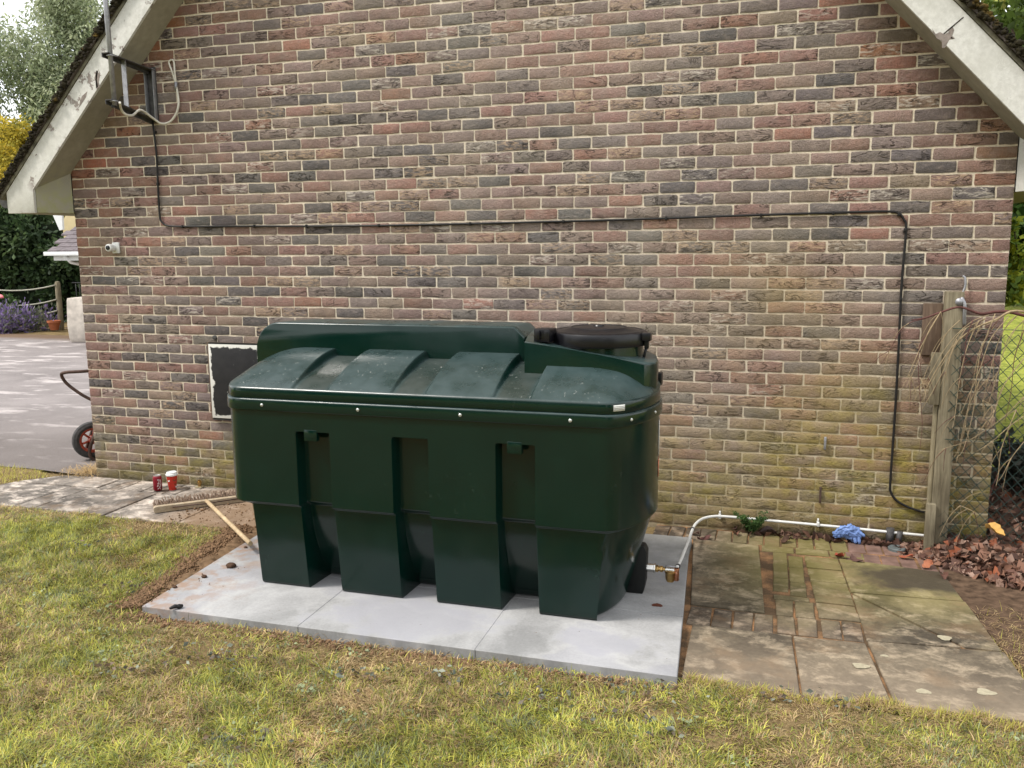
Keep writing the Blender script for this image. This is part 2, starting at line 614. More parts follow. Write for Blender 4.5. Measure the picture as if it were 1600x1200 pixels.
def turf_material():
    m = Mat('far_turf', 0.95, 0.1)
    n1 = m.noise(1.3, 6, 0.65)
    n2 = m.noise(50, 5, 0.7)
    n3 = m.noise(9, 5, 0.7)
    c = m.mix(m.rng(n1, 0.35, 0.62), (0.15, 0.18, 0.03), (0.30, 0.33, 0.05))
    c = m.mix(m.rng(n3, 0.5, 0.68), c, (0.42, 0.42, 0.10))
    c = m.mix(m.rng(n3, 0.45, 0.33), c, (0.09, 0.12, 0.03))
    c = m.mix(1.0, c, m.rng(n2, 0.3, 0.7, 0.5, 1.4), 'MULTIPLY')
    m.color(c)
    m.bump(n2, 1.0, 0.02)
    return m.m


def asphalt_material():
    m = Mat('worn_asphalt', 0.9, 0.2)
    n1 = m.noise(1, 4, 0.6, vec=m.pos(scale=(1.1, 3.2, 1), rot=(0, 0, R(-30))), dist=0.25)
    n2 = m.noise(170, 4, 0.7)
    n3 = m.noise(1.2, 4)
    c = m.mix(m.rng(n3, 0.35, 0.65), (0.19, 0.170, 0.165), (0.27, 0.243, 0.236))
    c = m.mix(m.math('MULTIPLY', m.rng(n1, 0.54, 0.64), 0.8), c, (0.50, 0.455, 0.44))
    s = m.sep()
    near = m.math('MULTIPLY', m.rng(s[1], 0.6, 2.6, 1, 0), 0.5)
    c = m.mix(near, c, (0.10, 0.082, 0.07))
    edge = m.rng(m.math('ADD', s[1], m.math('MULTIPLY', n3, 0.6)), 9.2, 9.7)
    c = m.mix(edge, c, (0.15, 0.10, 0.065))
    c = m.mix(1.0, c, m.rng(n2, 0.3, 0.7, 0.6, 1.3), 'MULTIPLY')
    m.color(c)
    m.bump(n2, 0.8, 0.008)
    return m.m


def painted_board():
    m = Mat('weathered_white_paint', 0.6, 0.35)
    n1 = m.noise(1, 6, 0.7, vec=m.pos(scale=(4, 4, 4)), dist=1.0)
    n2 = m.noise(30, 5, 0.7)
    n3 = m.noise(2.4, 4)
    c = m.mix(m.rng(n2, 0.35, 0.65), (0.52, 0.51, 0.475), (0.66, 0.65, 0.615))
    c = m.mix(m.math('MULTIPLY', m.rng(n3, 0.42, 0.62), 0.5), c, (0.46, 0.45, 0.40))
    cr = m.rng(m.math('ABSOLUTE', m.math('SUBTRACT', n1, 0.5)), 0.0, 0.006, 1, 0)
    c = m.mix(m.math('MULTIPLY', cr, 0.55), c, (0.72, 0.71, 0.68))
    pe = m.math('MULTIPLY', m.rng(m.noise(9, 6, 0.72), 0.585, 0.595), m.rng(m.noise(1.9, 2), 0.52, 0.56))
    c = m.mix(m.math('MULTIPLY', pe, 0.9), c, (0.22, 0.18, 0.16))
    m.color(c)
    m.bump(m.math('SUBTRACT', n2, m.math('MULTIPLY', pe, 2.0)), 0.4, 0.003)
    return m.m


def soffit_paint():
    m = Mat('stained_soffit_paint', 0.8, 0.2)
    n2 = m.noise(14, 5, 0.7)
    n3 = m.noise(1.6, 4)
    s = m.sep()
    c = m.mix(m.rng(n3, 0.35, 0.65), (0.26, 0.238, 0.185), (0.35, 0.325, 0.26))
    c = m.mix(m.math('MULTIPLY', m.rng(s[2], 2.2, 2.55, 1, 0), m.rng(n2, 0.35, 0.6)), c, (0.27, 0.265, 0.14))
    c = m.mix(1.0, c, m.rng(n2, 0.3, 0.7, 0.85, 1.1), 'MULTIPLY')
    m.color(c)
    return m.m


def attr_leaf(name, rough=0.6, spec=0.25, trans=0.35, attr='Col'):
    m = Mat(name, rough, spec)
    a = m.n('ShaderNodeAttribute', attribute_name=attr)
    m.color(a.outputs['Color'])
    if trans:
        tr = m.n('ShaderNodeBsdfTranslucent')
        m.l(a.outputs['Color'], tr.inputs['Color'])
        ms = m.n('ShaderNodeMixShader')
        ms.inputs[0].default_value = trans
        m.l(m.b.outputs[0], ms.inputs[1])
        m.l(tr.outputs[0], ms.inputs[2])
        o = m.t.nodes['Material Output']
        m.l(ms.outputs[0], o.inputs['Surface'])
    return m.m


def board_black():
    m = Mat('peeling_black_paint', 0.55, 0.3)
    s = m.sep()
    n1 = m.noise(16, 5, 0.7)
    n2 = m.noise(38, 4, 0.7)
    # distance from the panel's edges, frayed by noise
    dx = m.math('SUBTRACT', 0.225, m.math('ABSOLUTE', m.math('SUBTRACT', s[0], 1.408)))
    dz = m.math('SUBTRACT', 0.283, m.math('ABSOLUTE', m.math('SUBTRACT', s[2], 0.852)))
    d = m.math('MINIMUM', dx, dz)
    d = m.math('ADD', d, m.math('MULTIPLY', m.math('SUBTRACT', n1, 0.5), 0.085))
    edge = m.rng(d, 0.020, 0.026, 1, 0)
    sp = m.rng(n2, 0.71, 0.73)
    w = m.math('MAXIMUM', edge, sp)
    c = m.mix(w, m.mix(m.rng(n1, 0.3, 0.7), (0.010, 0.010, 0.012), (0.020, 0.019, 0.021)), (0.60, 0.59, 0.55))
    m.color(c)
    m.bump(w, 0.4, 0.002)
    return m.m


def moss_material():
    m = Mat('dark_moss', 0.95, 0.1)
    n1 = m.noise(30, 5, 0.7)
    n2 = m.noise(7, 3)
    c = m.mix(m.rng(n1, 0.35, 0.7), (0.012, 0.010, 0.008), (0.045, 0.038, 0.020))
    c = m.mix(m.math('MULTIPLY', m.rng(n2, 0.60, 0.68), 0.55), c, (0.20, 0.13, 0.03))
    m.color(c)
    m.bump(n1, 1.0, 0.02)
    return m.m


def wood_material(name, a, b, sc=(6, 60, 60)):
    m = Mat(name, 0.75, 0.25)
    n1 = m.noise(1, 5, 0.65, vec=m.pos(scale=sc), dist=0.4)
    n2 = m.noise(6, 4)
    c = m.mix(m.rng(n1, 0.35, 0.65), a, b)
    c = m.mix(1.0, c, m.rng(n2, 0.3, 0.7, 0.75, 1.15), 'MULTIPLY')
    m.color(c)
    m.bump(n1, 0.3, 0.003)
    return m.m


M = {}
M['brick'] = brick_material()
M['mortar'] = mortar_material()
M['tank'] = tank_material()
M['black_plastic'] = simple('black_plastic', (0.006, 0.006, 0.008), 0.33, 0.38, 0.2, 30)
M['black_shade'] = simple('black_ribbed_plastic', (0.010, 0.011, 0.011), 0.6, 0.3, 0.2, 30)
M['concrete'] = new_concrete()
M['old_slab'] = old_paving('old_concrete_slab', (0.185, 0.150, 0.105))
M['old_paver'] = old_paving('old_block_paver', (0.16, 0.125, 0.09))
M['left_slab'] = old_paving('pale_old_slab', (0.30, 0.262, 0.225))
M['red_paver'] = simple('red_paver', (0.16, 0.10, 0.08), 0.9, 0.15, 0.35, 12, bump=0.4)
M['sand'] = sand_material()
M['soil'] = soil_material()
M['turf'] = turf_material()
M['soil_dark'] = simple('dark_garden_soil', (0.085, 0.055, 0.036), 0.97, 0.08, 0.5, 22, bump=1.0)
M['asphalt'] = asphalt_material()
M['board'] = painted_board()
M['soffit'] = soffit_paint()
M['moss'] = moss_material()
M['verge'] = simple('verge_cement', (0.15, 0.14, 0.105), 0.95, 0.1, 0.5, 18, bump=0.5)
M['tile'] = simple('concrete_roof_tile', (0.075, 0.062, 0.055), 0.9, 0.15, 0.4, 9, bump=0.4)
M['leaf'] = attr_leaf('leaf')
M['grass'] = attr_leaf('grass_blade', 0.55, 0.3, 0.3)
M['dead'] = attr_leaf('dead_leaf', 0.7, 0.2, 0.1)
M['black_rubber'] = simple('black_cable', (0.014, 0.013, 0.013), 0.5, 0.3, 0.2, 30)
M['white_pvc'] = simple('white_pvc', (0.62, 0.62, 0.60), 0.4, 0.4, 0.08, 20)
M['white_cable'] = simple('cream_cable', (0.58, 0.55, 0.48), 0.5, 0.3, 0.1, 20)
M['galv'] = simple('dull_galvanised', (0.30, 0.30, 0.32), 0.5, 0.4, 0.25, 25, metal=0.6)
M['darksteel'] = simple('grimy_steel', (0.075, 0.072, 0.072), 0.6, 0.3, 0.4, 25, metal=0.3)
M['brass'] = simple('brass', (0.50, 0.33, 0.13), 0.3, 0.5, 0.2, 60, metal=1.0)
M['chrome'] = simple('plated_fitting', (0.62, 0.61, 0.58), 0.25, 0.5, 0.1, 60, metal=1.0)
M['copper'] = simple('copper', (0.55, 0.26, 0.16), 0.35, 0.5, 0.15, 60, metal=1.0)
M['bolt'] = simple('screw_head', (0.55, 0.56, 0.54), 0.3, 0.5, 0.05, 60, metal=0.7)
M['label'] = simple('label_paper', (0.62, 0.62, 0.58), 0.5, 0.3, 0.06, 90)
M['label_red'] = simple('orange_label', (0.55, 0.16, 0.09), 0.5, 0.3, 0.1, 60)
M['print_grey'] = simple('grey_print', (0.25, 0.25, 0.25), 0.6, 0.2, 0.1, 60)
M['wood'] = wood_material('pale_new_wood', (0.42, 0.31, 0.18), (0.56, 0.43, 0.27), (30, 30, 30))
M['wood_dirty'] = wood_material('dusty_broom_wood', (0.34, 0.26, 0.17), (0.46, 0.38, 0.27), (30, 30, 30))
M['post'] = wood_material('lichened_post_wood', (0.13, 0.108, 0.070), (0.26, 0.225, 0.15), (60, 60, 4))
M['post_pale'] = wood_material('pale_batten_wood', (0.26, 0.22, 0.14), (0.38, 0.33, 0.22), (60, 60, 5))
M['post_dark'] = wood_material('brown_board_wood', (0.10, 0.065, 0.045), (0.17, 0.12, 0.085), (60, 60, 5))
M['bristle'] = simple('brown_bristle', (0.17, 0.115, 0.08), 0.8, 0.2, 0.4, 60)
M['glove'] = simple('blue_nitrile', (0.15, 0.24, 0.50), 0.5, 0.35, 0.25, 30, bump=0.3)
M['can_red'] = simple('red_can', (0.22, 0.008, 0.02), 0.28, 0.5, 0.1, 30, metal=0.3)
M['can_top'] = simple('can_aluminium', (0.62, 0.60, 0.58), 0.35, 0.5, 0.1, 60, metal=0.8)
M['cup_red'] = simple('red_paper_cup', (0.50, 0.035, 0.02), 0.5, 0.3, 0.12, 30)
M['cup_brown'] = simple('brown_print', (0.20, 0.05, 0.02), 0.5, 0.3, 0.12, 30)
M['cup_white'] = simple('white_cup_lid', (0.74, 0.75, 0.74), 0.4, 0.4, 0.04, 30)
M['white_print'] = simple('white_print', (0.55, 0.47, 0.45), 0.5, 0.3, 0.05, 60)
M['rust'] = simple('rusty_tube', (0.075, 0.045, 0.035), 0.7, 0.3, 0.4, 30)
M['tyre'] = simple('tyre_rubber', (0.055, 0.053, 0.053), 0.85, 0.2, 0.3, 40)
M['red_rim'] = simple('red_wheel_rim', (0.36, 0.065, 0.035), 0.45, 0.4, 0.2, 40)
M['tray'] = simple('black_barrow_tray', (0.03, 0.028, 0.028), 0.6, 0.3, 0.3, 20)
M['bark'] = simple('bark', (0.07, 0.052, 0.036), 0.95, 0.1, 0.4, 12, bump=0.6)
M['birch_bark'] = simple('grey_bark', (0.17, 0.155, 0.135), 0.95, 0.1, 0.4, 12, bump=0.6)
M['stem'] = simple('dry_stem', (0.27, 0.205, 0.12), 0.7, 0.25, 0.3, 40)
M['stem_red'] = simple('brown_red_stem', (0.10, 0.04, 0.035), 0.7, 0.25, 0.3, 40)
M['wire'] = simple('green_wire', (0.012, 0.035, 0.028), 0.45, 0.4, 0.2, 40)
M['rope'] = simple('grey_rope', (0.34, 0.33, 0.27), 0.9, 0.1, 0.2, 40)
M['terracotta'] = simple('terracotta', (0.35, 0.12, 0.06), 0.85, 0.15, 0.2, 20)
M['bag'] = simple('woven_white_bag', (0.55, 0.50, 0.44), 0.8, 0.2, 0.2, 8, bump=0.3)
M['cream'] = simple('cream_render', (0.55, 0.46, 0.27), 0.85, 0.2, 0.1, 4)
M['slate'] = simple('grey_brown_tile', (0.13, 0.11, 0.115), 0.85, 0.2, 0.4, 10)
M['white_paint'] = simple('white_fascia_paint', (0.68, 0.69, 0.69), 0.5, 0.35, 0.05, 10)
M['iron'] = simple('black_iron', (0.012, 0.012, 0.012), 0.5, 0.3, 0.1, 30)
M['clod'] = simple('earth_clod', (0.075, 0.045, 0.03), 0.95, 0.1, 0.4, 60, bump=0.8)
M['lichen'] = simple('cream_lichen', (0.33, 0.295, 0.21), 0.95, 0.1, 0.15, 90, bump=0.4)
M['rustspot'] = simple('rust_brown_spot', (0.10, 0.035, 0.022), 0.9, 0.15, 0.2, 60)
M['gully'] = simple('grey_plastic_gully', (0.10, 0.115, 0.115), 0.6, 0.3, 0.2, 30)
M['house_in'] = simple('house_body', (0.2, 0.15, 0.12), 0.95, 0.1, 0.2, 5)
M['lens'] = simple('dark_lens', (0.02, 0.02, 0.025), 0.15, 0.5, 0.1, 40)

# ================================================================== SETTING
WL = 6.587                      # wall length
def gz(x):                      # underside line of the verge soffit on the wall
    return min(2.445 + 1.048 * x, 2.44 + 1.062 * (WL - x))
APX = 3.30

# ground sheets -----------------------------------------------------
def sheet(name, pts, z, mat, kind='structure'):
    me = bpy.data.meshes.new(name)
    me.from_pydata([(x, y, z) for x, y in pts], [], [tuple(range(len(pts)))])
    o = link(name, me, mat)
    return tag(o, kind=kind)

GZ = 0.004


def lawn_edge(x_):
    """front limit (largest y) of the lawn for a given x, ragged"""
    e = np.full_like(x_, -0.868)
    e = np.where(x_ > 1.92, -0.868 - (x_ - 1.92) * 2.6, e)
    e = np.where((x_ > 2.10), np.minimum(e, -1.45 - (x_ - 2.10) * 3.6), e)
    e = np.where(x_ > 2.24, -2.172, e)
    e = np.where(x_ > 4.965, -2.135, e)
    e = np.where(x_ > 5.82, -2.135, e)
    return e


sheet('ground', [(-300, -300), (300, -300), (300, 300), (-300, 300)], -0.075, M['turf'])

# near lawn soil: one gently uneven sheet
nx, ny = 380, 300
gx = np.linspace(-4, 11, nx)
gy = np.linspace(-8, 0.2, ny)
X, Y = np.meshgrid(gx, gy)
Z = GZ + 0.012 * (fbm(X, Y, 2.2, 5) - 0.5) + 0.008 * (fbm(X, Y, 9, 3) - 0.5)
low = (Y > lawn_edge(X.ravel()).reshape(X.shape) - 0.015) | ((X > 6.34) & (Y > -2.0)) | ((X > 4.9) & (Y > -2.16))
Z = np.where(low, -0.032, Z)
Z = np.where((X < -0.70) & (Y > -0.868), -0.016, Z)
V = np.stack([X.ravel(), Y.ravel(), Z.ravel()], 1)
ii = (np.arange(ny - 1)[:, None] * nx + np.arange(nx - 1)[None, :]).ravel()
Fq = np.stack([ii, ii + 1, ii + 1 + nx, ii + nx], 1)
tag(link('lawn_soil', npmesh('lawn_soil', V, Fq, True), M['soil']), kind='structure')

sheet('driveway', [(-40, 0.12), (-0.75, 0.10), (-0.02, 0.02), (-0.02, 9.9), (-9.0, 9.9), (-40, 9.9)], -0.008, M['asphalt'])
sheet('flower_bed_soil', [(-40, 9.9), (-6, 9.9), (-6, 14), (-40, 14)], -0.020, M['soil'])

# ================================================================== HOUSE
house = empty('brick_house', (WL / 2, 4, 0), 'red and grey brick gable end wall with white verge boards and mossy roof edge', 'house')
prism('wall', [(0, -0.05), (WL, -0.05), (WL, gz(WL) + 0.1), (APX, gz(APX) + 0.1), (0, gz(0) + 0.1)], 'y', 0.0, 0.22, M['mortar'], house)
gable_wall = house.children[0]
box('side_wall', (0.004, 0.22, -0.05), (0.20, 8, 2.5), M['house_in'], house)
box('side_wall', (WL - 0.20, 0.22, -0.05), (WL - 0.004, 8, 2.5), M['house_in'], house)
box('rear_wall', (0.004, 8.0, -0.05), (WL - 0.004, 8.2, 2.5), M['house_in'], house)

PAL = [((0.285, 0.155, 0.120), 20), ((0.270, 0.178, 0.146), 23), ((0.235, 0.173, 0.148), 19), ((0.185, 0.152, 0.136), 14),
       ((0.132, 0.123, 0.119), 10), ((0.094, 0.091, 0.092), 5), ((0.285, 0.203, 0.150), 6), ((0.320, 0.152, 0.104), 3)]
PW = np.array([w for _, w in PAL], float); PW /= PW.sum()
RB = np.random.default_rng(21)

bricks = []                      # (cx, cz, w, h, rgb, flag)
CH = 0.075
nc = 52
for c in range(nc):
    z0 = c * CH
    x = 0.0
    first = True
    header = (c % 2 == 1)        # courses alternate stretcher-first / header-first
    closer = RB.integers(11, 19)
    k = 0
    while x < WL - 0.02:
        w = 0.225
        if first and header:
            w = 0.1125
        elif k == closer:
            w = 0.225 * RB.choice([0.82, 0.86, 0.92])
        if WL - (x + w) < 0.09:
            w = WL - x + 0.0
        if w > 0.26:
            w = w - 0.1125
        g = 0.0047 + RB.uniform(-0.0008, 0.0015)
        e0 = 0.0 if first else g + RB.uniform(-0.0015, 0.002)
        e1 = 0.0 if x + w >= WL - 0.01 else g + RB.uniform(-0.0015, 0.002)
        cx, cz = x + (e0 + w - e1) / 2, z0 + CH / 2 + RB.uniform(-0.0015, 0.0015)
        bw = w - e0 - e1
        if z0 < gz(max(min(cx, WL), 0)) + 0.10:
            rgb = np.array(PAL[RB.choice(len(PAL), p=PW)][0])
            rgb = rgb * RB.uniform(0.84, 1.2) * (1 + RB.uniform(-0.06, 0.06, 3))
            # bricks near the verges are darker and redder than the middle of the wall
            near_verge = max(0, 1 - abs(gz(cx) - cz) / 0.7)
            rgb = rgb * 0.84 + np.array([0.225, 0.163, 0.137]) * 0.16
            grey = rgb.mean()
            rgb = rgb * (0.98 - 0.12 * near_verge) + (grey - rgb) * (0.10 - 0.50 * near_verge)
            bricks.append((cx, cz, bw, CH - 0.0108 + RB.uniform(-0.0020, 0.0014), rgb, RB.random()))
        x += w
        first = False
        k += 1


def brick_arrays(seed, w, h):
    """front face 5 x 4 points, worn arrises, skirt running back into the mortar"""
    g = np.random.default_rng(seed)
    us = np.array([0, 0.05, 0.34, 0.66, 0.95, 1.0])
    us[2:4] += g.uniform(-0.12, 0.12, 2)
    vs = np.array([0, 0.15, 0.85, 1.0])
    V = []
    for j, v in enumerate(vs):
        for i, u_ in enumerate(us):
            edge = (i in (0, 5)) or (j in (0, 3))
            corner = (i in (0, 5)) and (j in (0, 3))
            px = (u_ - 0.5) * w + (g.uniform(-0.0022, 0.0018) if i in (0, 5) else 0)
            pz = (v - 0.5) * h + (g.uniform(-0.0034, 0.0022) * (1 if j == 0 else -1) if j in (0, 3) else g.uniform(-0.003, 0.003))
            if corner:
                px *= 0.99; pz *= 0.95
            py = -0.0026 + g.uniform(-0.001, 0.001) if edge else -0.0052 + g.uniform(-0.0030, 0.0016)
            V.append((px, py, pz))
    Fq = []
    for j in range(3):
        for i in range(5):
            a = j * 6 + i
            Fq.append((a, a + 1, a + 7, a + 6))
    ring = [0, 1, 2, 3, 4, 5, 11, 17, 23, 22, 21, 20, 19, 18, 12, 6]
    b = len(V)
    for r_ in ring:
        V.append((V[r_][0], 0.02, V[r_][2]))
    n_ = len(ring)
    for k in range(n_):
        k2 = (k + 1) % n_
        Fq.append((ring[k2], ring[k], b + k, b + k2))
    return np.array(V), np.array(Fq)


# the 300 bricks that show largest are objects of their own, the rest are one part
def brick_score(b):
    cx, cz, w, h = b[:4]
    P = np.array([[cx - w / 2, 0, cz - h / 2], [cx + w / 2, 0, cz - h / 2], [cx + w / 2, 0, cz + h / 2], [cx - w / 2, 0, cz + h / 2]])
    px, py = proj(P)
    mx, my = px.mean(), py.mean()
    if px.min() < 0 or px.max() > 1600 or py.min() < 0 or py.max() > 1200: return 0
    if cz + h / 2 > gz(cx) - 0.02: return 0
    if 360 < mx < 1035 and 490 < my < 1000: return 0
    if 1440 < mx < 1515 and my > 450: return 0
    if mx > 1440 and my > 760: return 0
    return 0.5 * abs(sum(px[i] * py[(i + 1) % 4] - px[(i + 1) % 4] * py[i] for i in range(4)))


score = np.array([brick_score(b) for b in bricks])
order = np.argsort(-score)
singles = set(order[:300].tolist())
VAR = {}
allV, allF, allC = [], [], []
off = 0
for i, (cx, cz, w, h, rgb, fl) in enumerate(bricks):
    if i in singles:
        kind = 'S' if w > 0.2 else ('H' if w < 0.14 else 'T')
        key = (kind, int(RB.integers(0, 22 if kind == 'S' else 8)))
        w0 = {'S': 0.2135, 'H': 0.104, 'T': 0.18}[kind]
        h0 = CH - 0.0108
        if key not in VAR:
            vv, ff = brick_arrays(hash((kind == 'S', kind == 'H', key[1])) % 9999 + key[1], w0, h0)
            me = npmesh('brick', vv, ff, True, np.ones((len(vv), 4)), 'bcol')
            me.materials.append(M['brick'])
            me.set_sharp_from_angle(angle=R(50))
            VAR[key] = me
        o = bpy.data.objects.new('brick', VAR[key])
        COL.objects.link(o)
        o.parent = gable_wall
        o.location = (cx, 0, cz)
        o.scale = (w / w0, 1, h / h0)
        o.color = (float(rgb[0]), float(rgb[1]), float(rgb[2]), float(fl))
    else:
        vv, ff = brick_arrays(i, w, h)
        allV.append(vv + np.array([cx, 0, cz]))
        allF.append(ff + off)
        off += len(vv)
        allC.append(np.tile(np.array([*rgb, fl]), (len(vv), 1)))
me = npmesh('brickwork', np.concatenate(allV), np.concatenate(allF), True, np.concatenate(allC), 'bcol')
me.set_sharp_from_angle(angle=R(50))
bw = link('brickwork', me, M['brick'])
bw.parent = gable_wall
bw.color = (1, 1, 1, 1)
tag(bw, kind='stuff')
# gable_wall's own world transform is identity (inverse of the house empty), children are in world coordinates

# --- verge: barge boards, soffits, boxed eaves, cement bed, tiles, moss
D = 0.24


def slope_pts(side, e0, e1, o0, o1):
    """quad in (x,z) along the slope: e = distance along x from the eave corner, o = vertical offset above the soffit line"""
    if side == 'L':
        x0, x1 = e0, e1
        f_ = lambda x: 2.445 + 1.048 * x
    else:
        x0, x1 = WL - e0, WL - e1
        f_ = lambda x: 2.44 + 1.062 * (WL - x)
    return [(x0, f_(x0) + o0), (x1, f_(x1) + o0), (x1, f_(x1) + o1), (x0, f_(x0) + o1)]


def clip_apex(pts, side):
    return pts


for side in 'LR':
    sg = 1 if side == 'L' else -1
    X0 = 0 if side == 'L' else WL
    # barge board front, with vertical foot
    lo = (2.445 + 1.048 * -0.13) if side == 'L' else (2.44 + 1.062 * -0.13)
    f_ = (lambda x: 2.445 + 1.048 * x) if side == 'L' else (lambda x: 2.44 + 1.062 * (WL - x))
    ex = APX if side == 'L' else APX
    xi, xo = X0 - sg * 0.13, X0 - sg * 0.385
    pts = [(xo, 2.135), (xi, 2.135), (xi, f_(xi)), (ex, f_(ex)), (ex, f_(ex) + 0.25), (xo, f_(xo) + 0.25)]
    prism('barge_board', pts, 'y', -D - 0.022, -D, M['board'], house, 0.0015)
    # soffit board under the verge
    pts = [(xi, f_(xi) + 0.004), (ex, f_(ex) + 0.004), (ex, f_(ex) + 0.024), (xi, f_(xi) + 0.024)]
    prism('soffit', pts, 'y', -D + 0.002, 0.0, M['soffit'], house)
    # boxed eave end: cheek turning back to the wall corner, and its underside
    bm = bmesh.new()
    a = [(xi, -D + 0.002), (X0 - sg * 0.012, -0.002)]
    vs = []
    for (x_, y_) in a:
        vs.append((bm.verts.new((x_, y_, 2.139)), bm.verts.new((x_, y_, f_(xi) + 0.02 if x_ == xi else f_(X0) + 0.0))))
    bm.faces.new((vs[0][0], vs[1][0], vs[1][1], vs[0][1]))
    me = bm_mesh('eave_cheek', bm)
    o = link('eave_cheek', me, M['soffit'] if side == 'L' else M['board'], house)
    md = o.modifiers.new('thickness', 'SOLIDIFY'); md.thickness = 0.015; md.offset = 0
    prism('eave_underside', [(xo + sg * 0.004, -D + 0.002), (xi - sg * 0.01, -D + 0.002), (X0 - sg * 0.02, -0.004), (X0 - sg * 0.02, 7.9), (xo + sg * 0.004, 7.9)], 'z', 2.137, 2.150, M['soffit'], house)
    prism('fascia', [(-D + 0.001, 2.139), (7.9, 2.139), (7.9, 2.30), (-D + 0.001, 2.30)], 'x', xo - sg * 0.0, xo + sg * 0.018, M['board'], house)
    # cement bed and tile edge
    xe = X0 - sg * 0.44
    pts = [(xe, f_(xe) + 0.254), (ex, f_(ex) + 0.254), (ex, f_(ex) + 0.285), (xe, f_(xe) + 0.285)]
    prism('verge_cement', pts, 'y', -D - 0.030, 0.0, M['verge'], house)
    pts = [(xe - sg * 0.02, f_(xe - sg * .02) + 0.288), (ex, f_(ex) + 0.288), (ex, f_(ex) + 0.335), (xe - sg * 0.02, f_(xe - sg * .02) + 0.335)]
    prism('roof', pts, 'y', -D - 0.050, 8.2, M['tile'], house)
    # moss cushions along the roof edge (nobody could count them)
    g = np.random.default_rng(5 if side == 'L' else 6)
    base = bmesh.new()
    bmesh.ops.create_icosphere(base, subdivisions=1, radius=1)
    bv = np.array([v.co[:] for v in base.verts]); bf = np.array([[v.index for v in fa.verts] for fa in base.faces])
    base.free()
    VV, FF = [], []
    o_ = 0
    nn = 2600
    for k in range(nn):
        s_ = g.uniform(-0.47, 1.85)
        x_ = X0 + sg * s_
        rr = g.uniform(0.005, 0.014) if g.random() < 0.93 else g.uniform(0.014, 0.026)
        dens = g.random()
        y_ = -D - 0.052 + (abs(g.normal(0, 0.03)) if g.random() < 0.4 else g.uniform(-0.006, 0.012))
        zt = f_(x_) + g.uniform(0.288, 0.350) + 0.016 * (vn(np.array([x_ * 1.0]), np.array([0.0]), 9, 3)[0] - .3)
        q = bv * rr * np.array([g.uniform(.8, 1.4), g.uniform(.6, 1), g.uniform(.6, 1.1)]) * (1 + g.uniform(-0.18, 0.18, (len(bv), 1)))
        VV.append(q + np.array([x_, y_, zt])); FF.append(bf + o_); o_ += len(bv)
    mo = link('moss', npmesh('moss', np.concatenate(VV), np.concatenate(FF), False), M['moss'], house)
    tag(mo, kind='stuff')

# flaked paint on the verge boards
def flake(name, pts, mat):
    P3 = [at(a_, b_, -D - 0.0235) for a_, b_ in pts]
    me_ = bpy.data.meshes.new(name)
    n4 = len(P3)
    V4 = [(p_[0], -D - 0.0232, p_[2]) for p_ in P3] + [(p_[0], -D - 0.0200, p_[2]) for p_ in P3]
    me_.from_pydata(V4, [], [tuple(range(n4))] + [(i_, n4 + i_, n4 + (i_ + 1) % n4, (i_ + 1) % n4) for i_ in range(n4)])
    return link(name, me_, mat, house)


M['bare_wood'] = simple('bare_grey_wood', (0.235, 0.20, 0.18), 0.9, 0.1, 0.3, 40)
M['crack'] = simple('dark_crack', (0.06, 0.05, 0.045), 0.95, 0.1, 0.3, 40)
flake('bare_patch', [(1456, 44), (1462, 53), (1469, 50), (1476, 54), (1482, 50), (1492, 60), (1483, 62), (1477, 74), (1472, 75), (1472, 64), (1464, 60), (1460, 54)], M['bare_wood'])
flake('bare_patch', [(1482, 46), (1488, 40), (1491, 47), (1488, 55), (1483, 52)], M['bare_wood'])
flake('bare_patch', [(1486, 57), (1491, 61), (1485, 60)], M['bare_wood'])
flake('board_crack', [(1474, 52), (1505, 26), (1506, 27.5), (1475, 54)], M['crack'])
flake('bare_patch', [(152, 112), (156, 117), (154, 128), (156, 136), (151, 139), (150, 128), (147, 122)], M['bare_wood'])
flake('bare_patch', [(128, 150), (136, 143), (134, 152), (126, 164), (123, 168), (125, 158)], M['bare_wood'])
flake('board_crack', [(150, 110), (153, 111), (151, 124), (153, 136), (150, 138), (149, 125)], M['crack'])

# grey gutter end poking out beyond the left eave
lathe('gutter', [(0.055, 0), (0.055, 7.9)], (-0.47, -0.20, 2.235), M['darksteel'], house, 16, 'y')
lathe('gutter', [(0.055, 0), (0.055, 7.9)], (WL + 0.47, -0.20, 2.235), M['darksteel'], house, 16, 'y')

# ================================================================== PAVING
def slab(name, pts, z0, z1, mat, parent, bev=0.004, tilt=0.0, seed=0):
    g = random.Random(seed)
    bm = bmesh.new()
    dz = [g.uniform(-tilt, tilt) for _ in range(2)]
    cx = sum(p[0] for p in pts) / len(pts); cy = sum(p[1] for p in pts) / len(pts)
    top = [bm.verts.new((x, y, z1 + dz[0] * (x - cx) + dz[1] * (y - cy))) for x, y in pts]
    bot = [bm.verts.new((x, y, z0)) for x, y in pts]
    tf = bm.faces.new(top)
    n_ = len(pts)
    for i in range(n_):
        bm.faces.new((top[i], bot[i], bot[(i + 1) % n_], top[(i + 1) % n_]))
    ed = list(tf.edges)
    bmesh.ops.bevel(bm, geom=ed, offset=bev, segments=1, profile=0.5, affect='EDGES')
    o = link(name, bm_mesh(name, bm), mat)
    o.parent = parent
    return o


def rect(x0, x1, y0, y1, j=0.0, g=random):
    return [(x0 + g.uniform(-j, j), y0 + g.uniform(-j, j)), (x1 + g.uniform(-j, j), y0 + g.uniform(-j, j)),
            (x1 + g.uniform(-j, j), y1 + g.uniform(-j, j)), (x0 + g.uniform(-j, j), y1 + g.uniform(-j, j))]


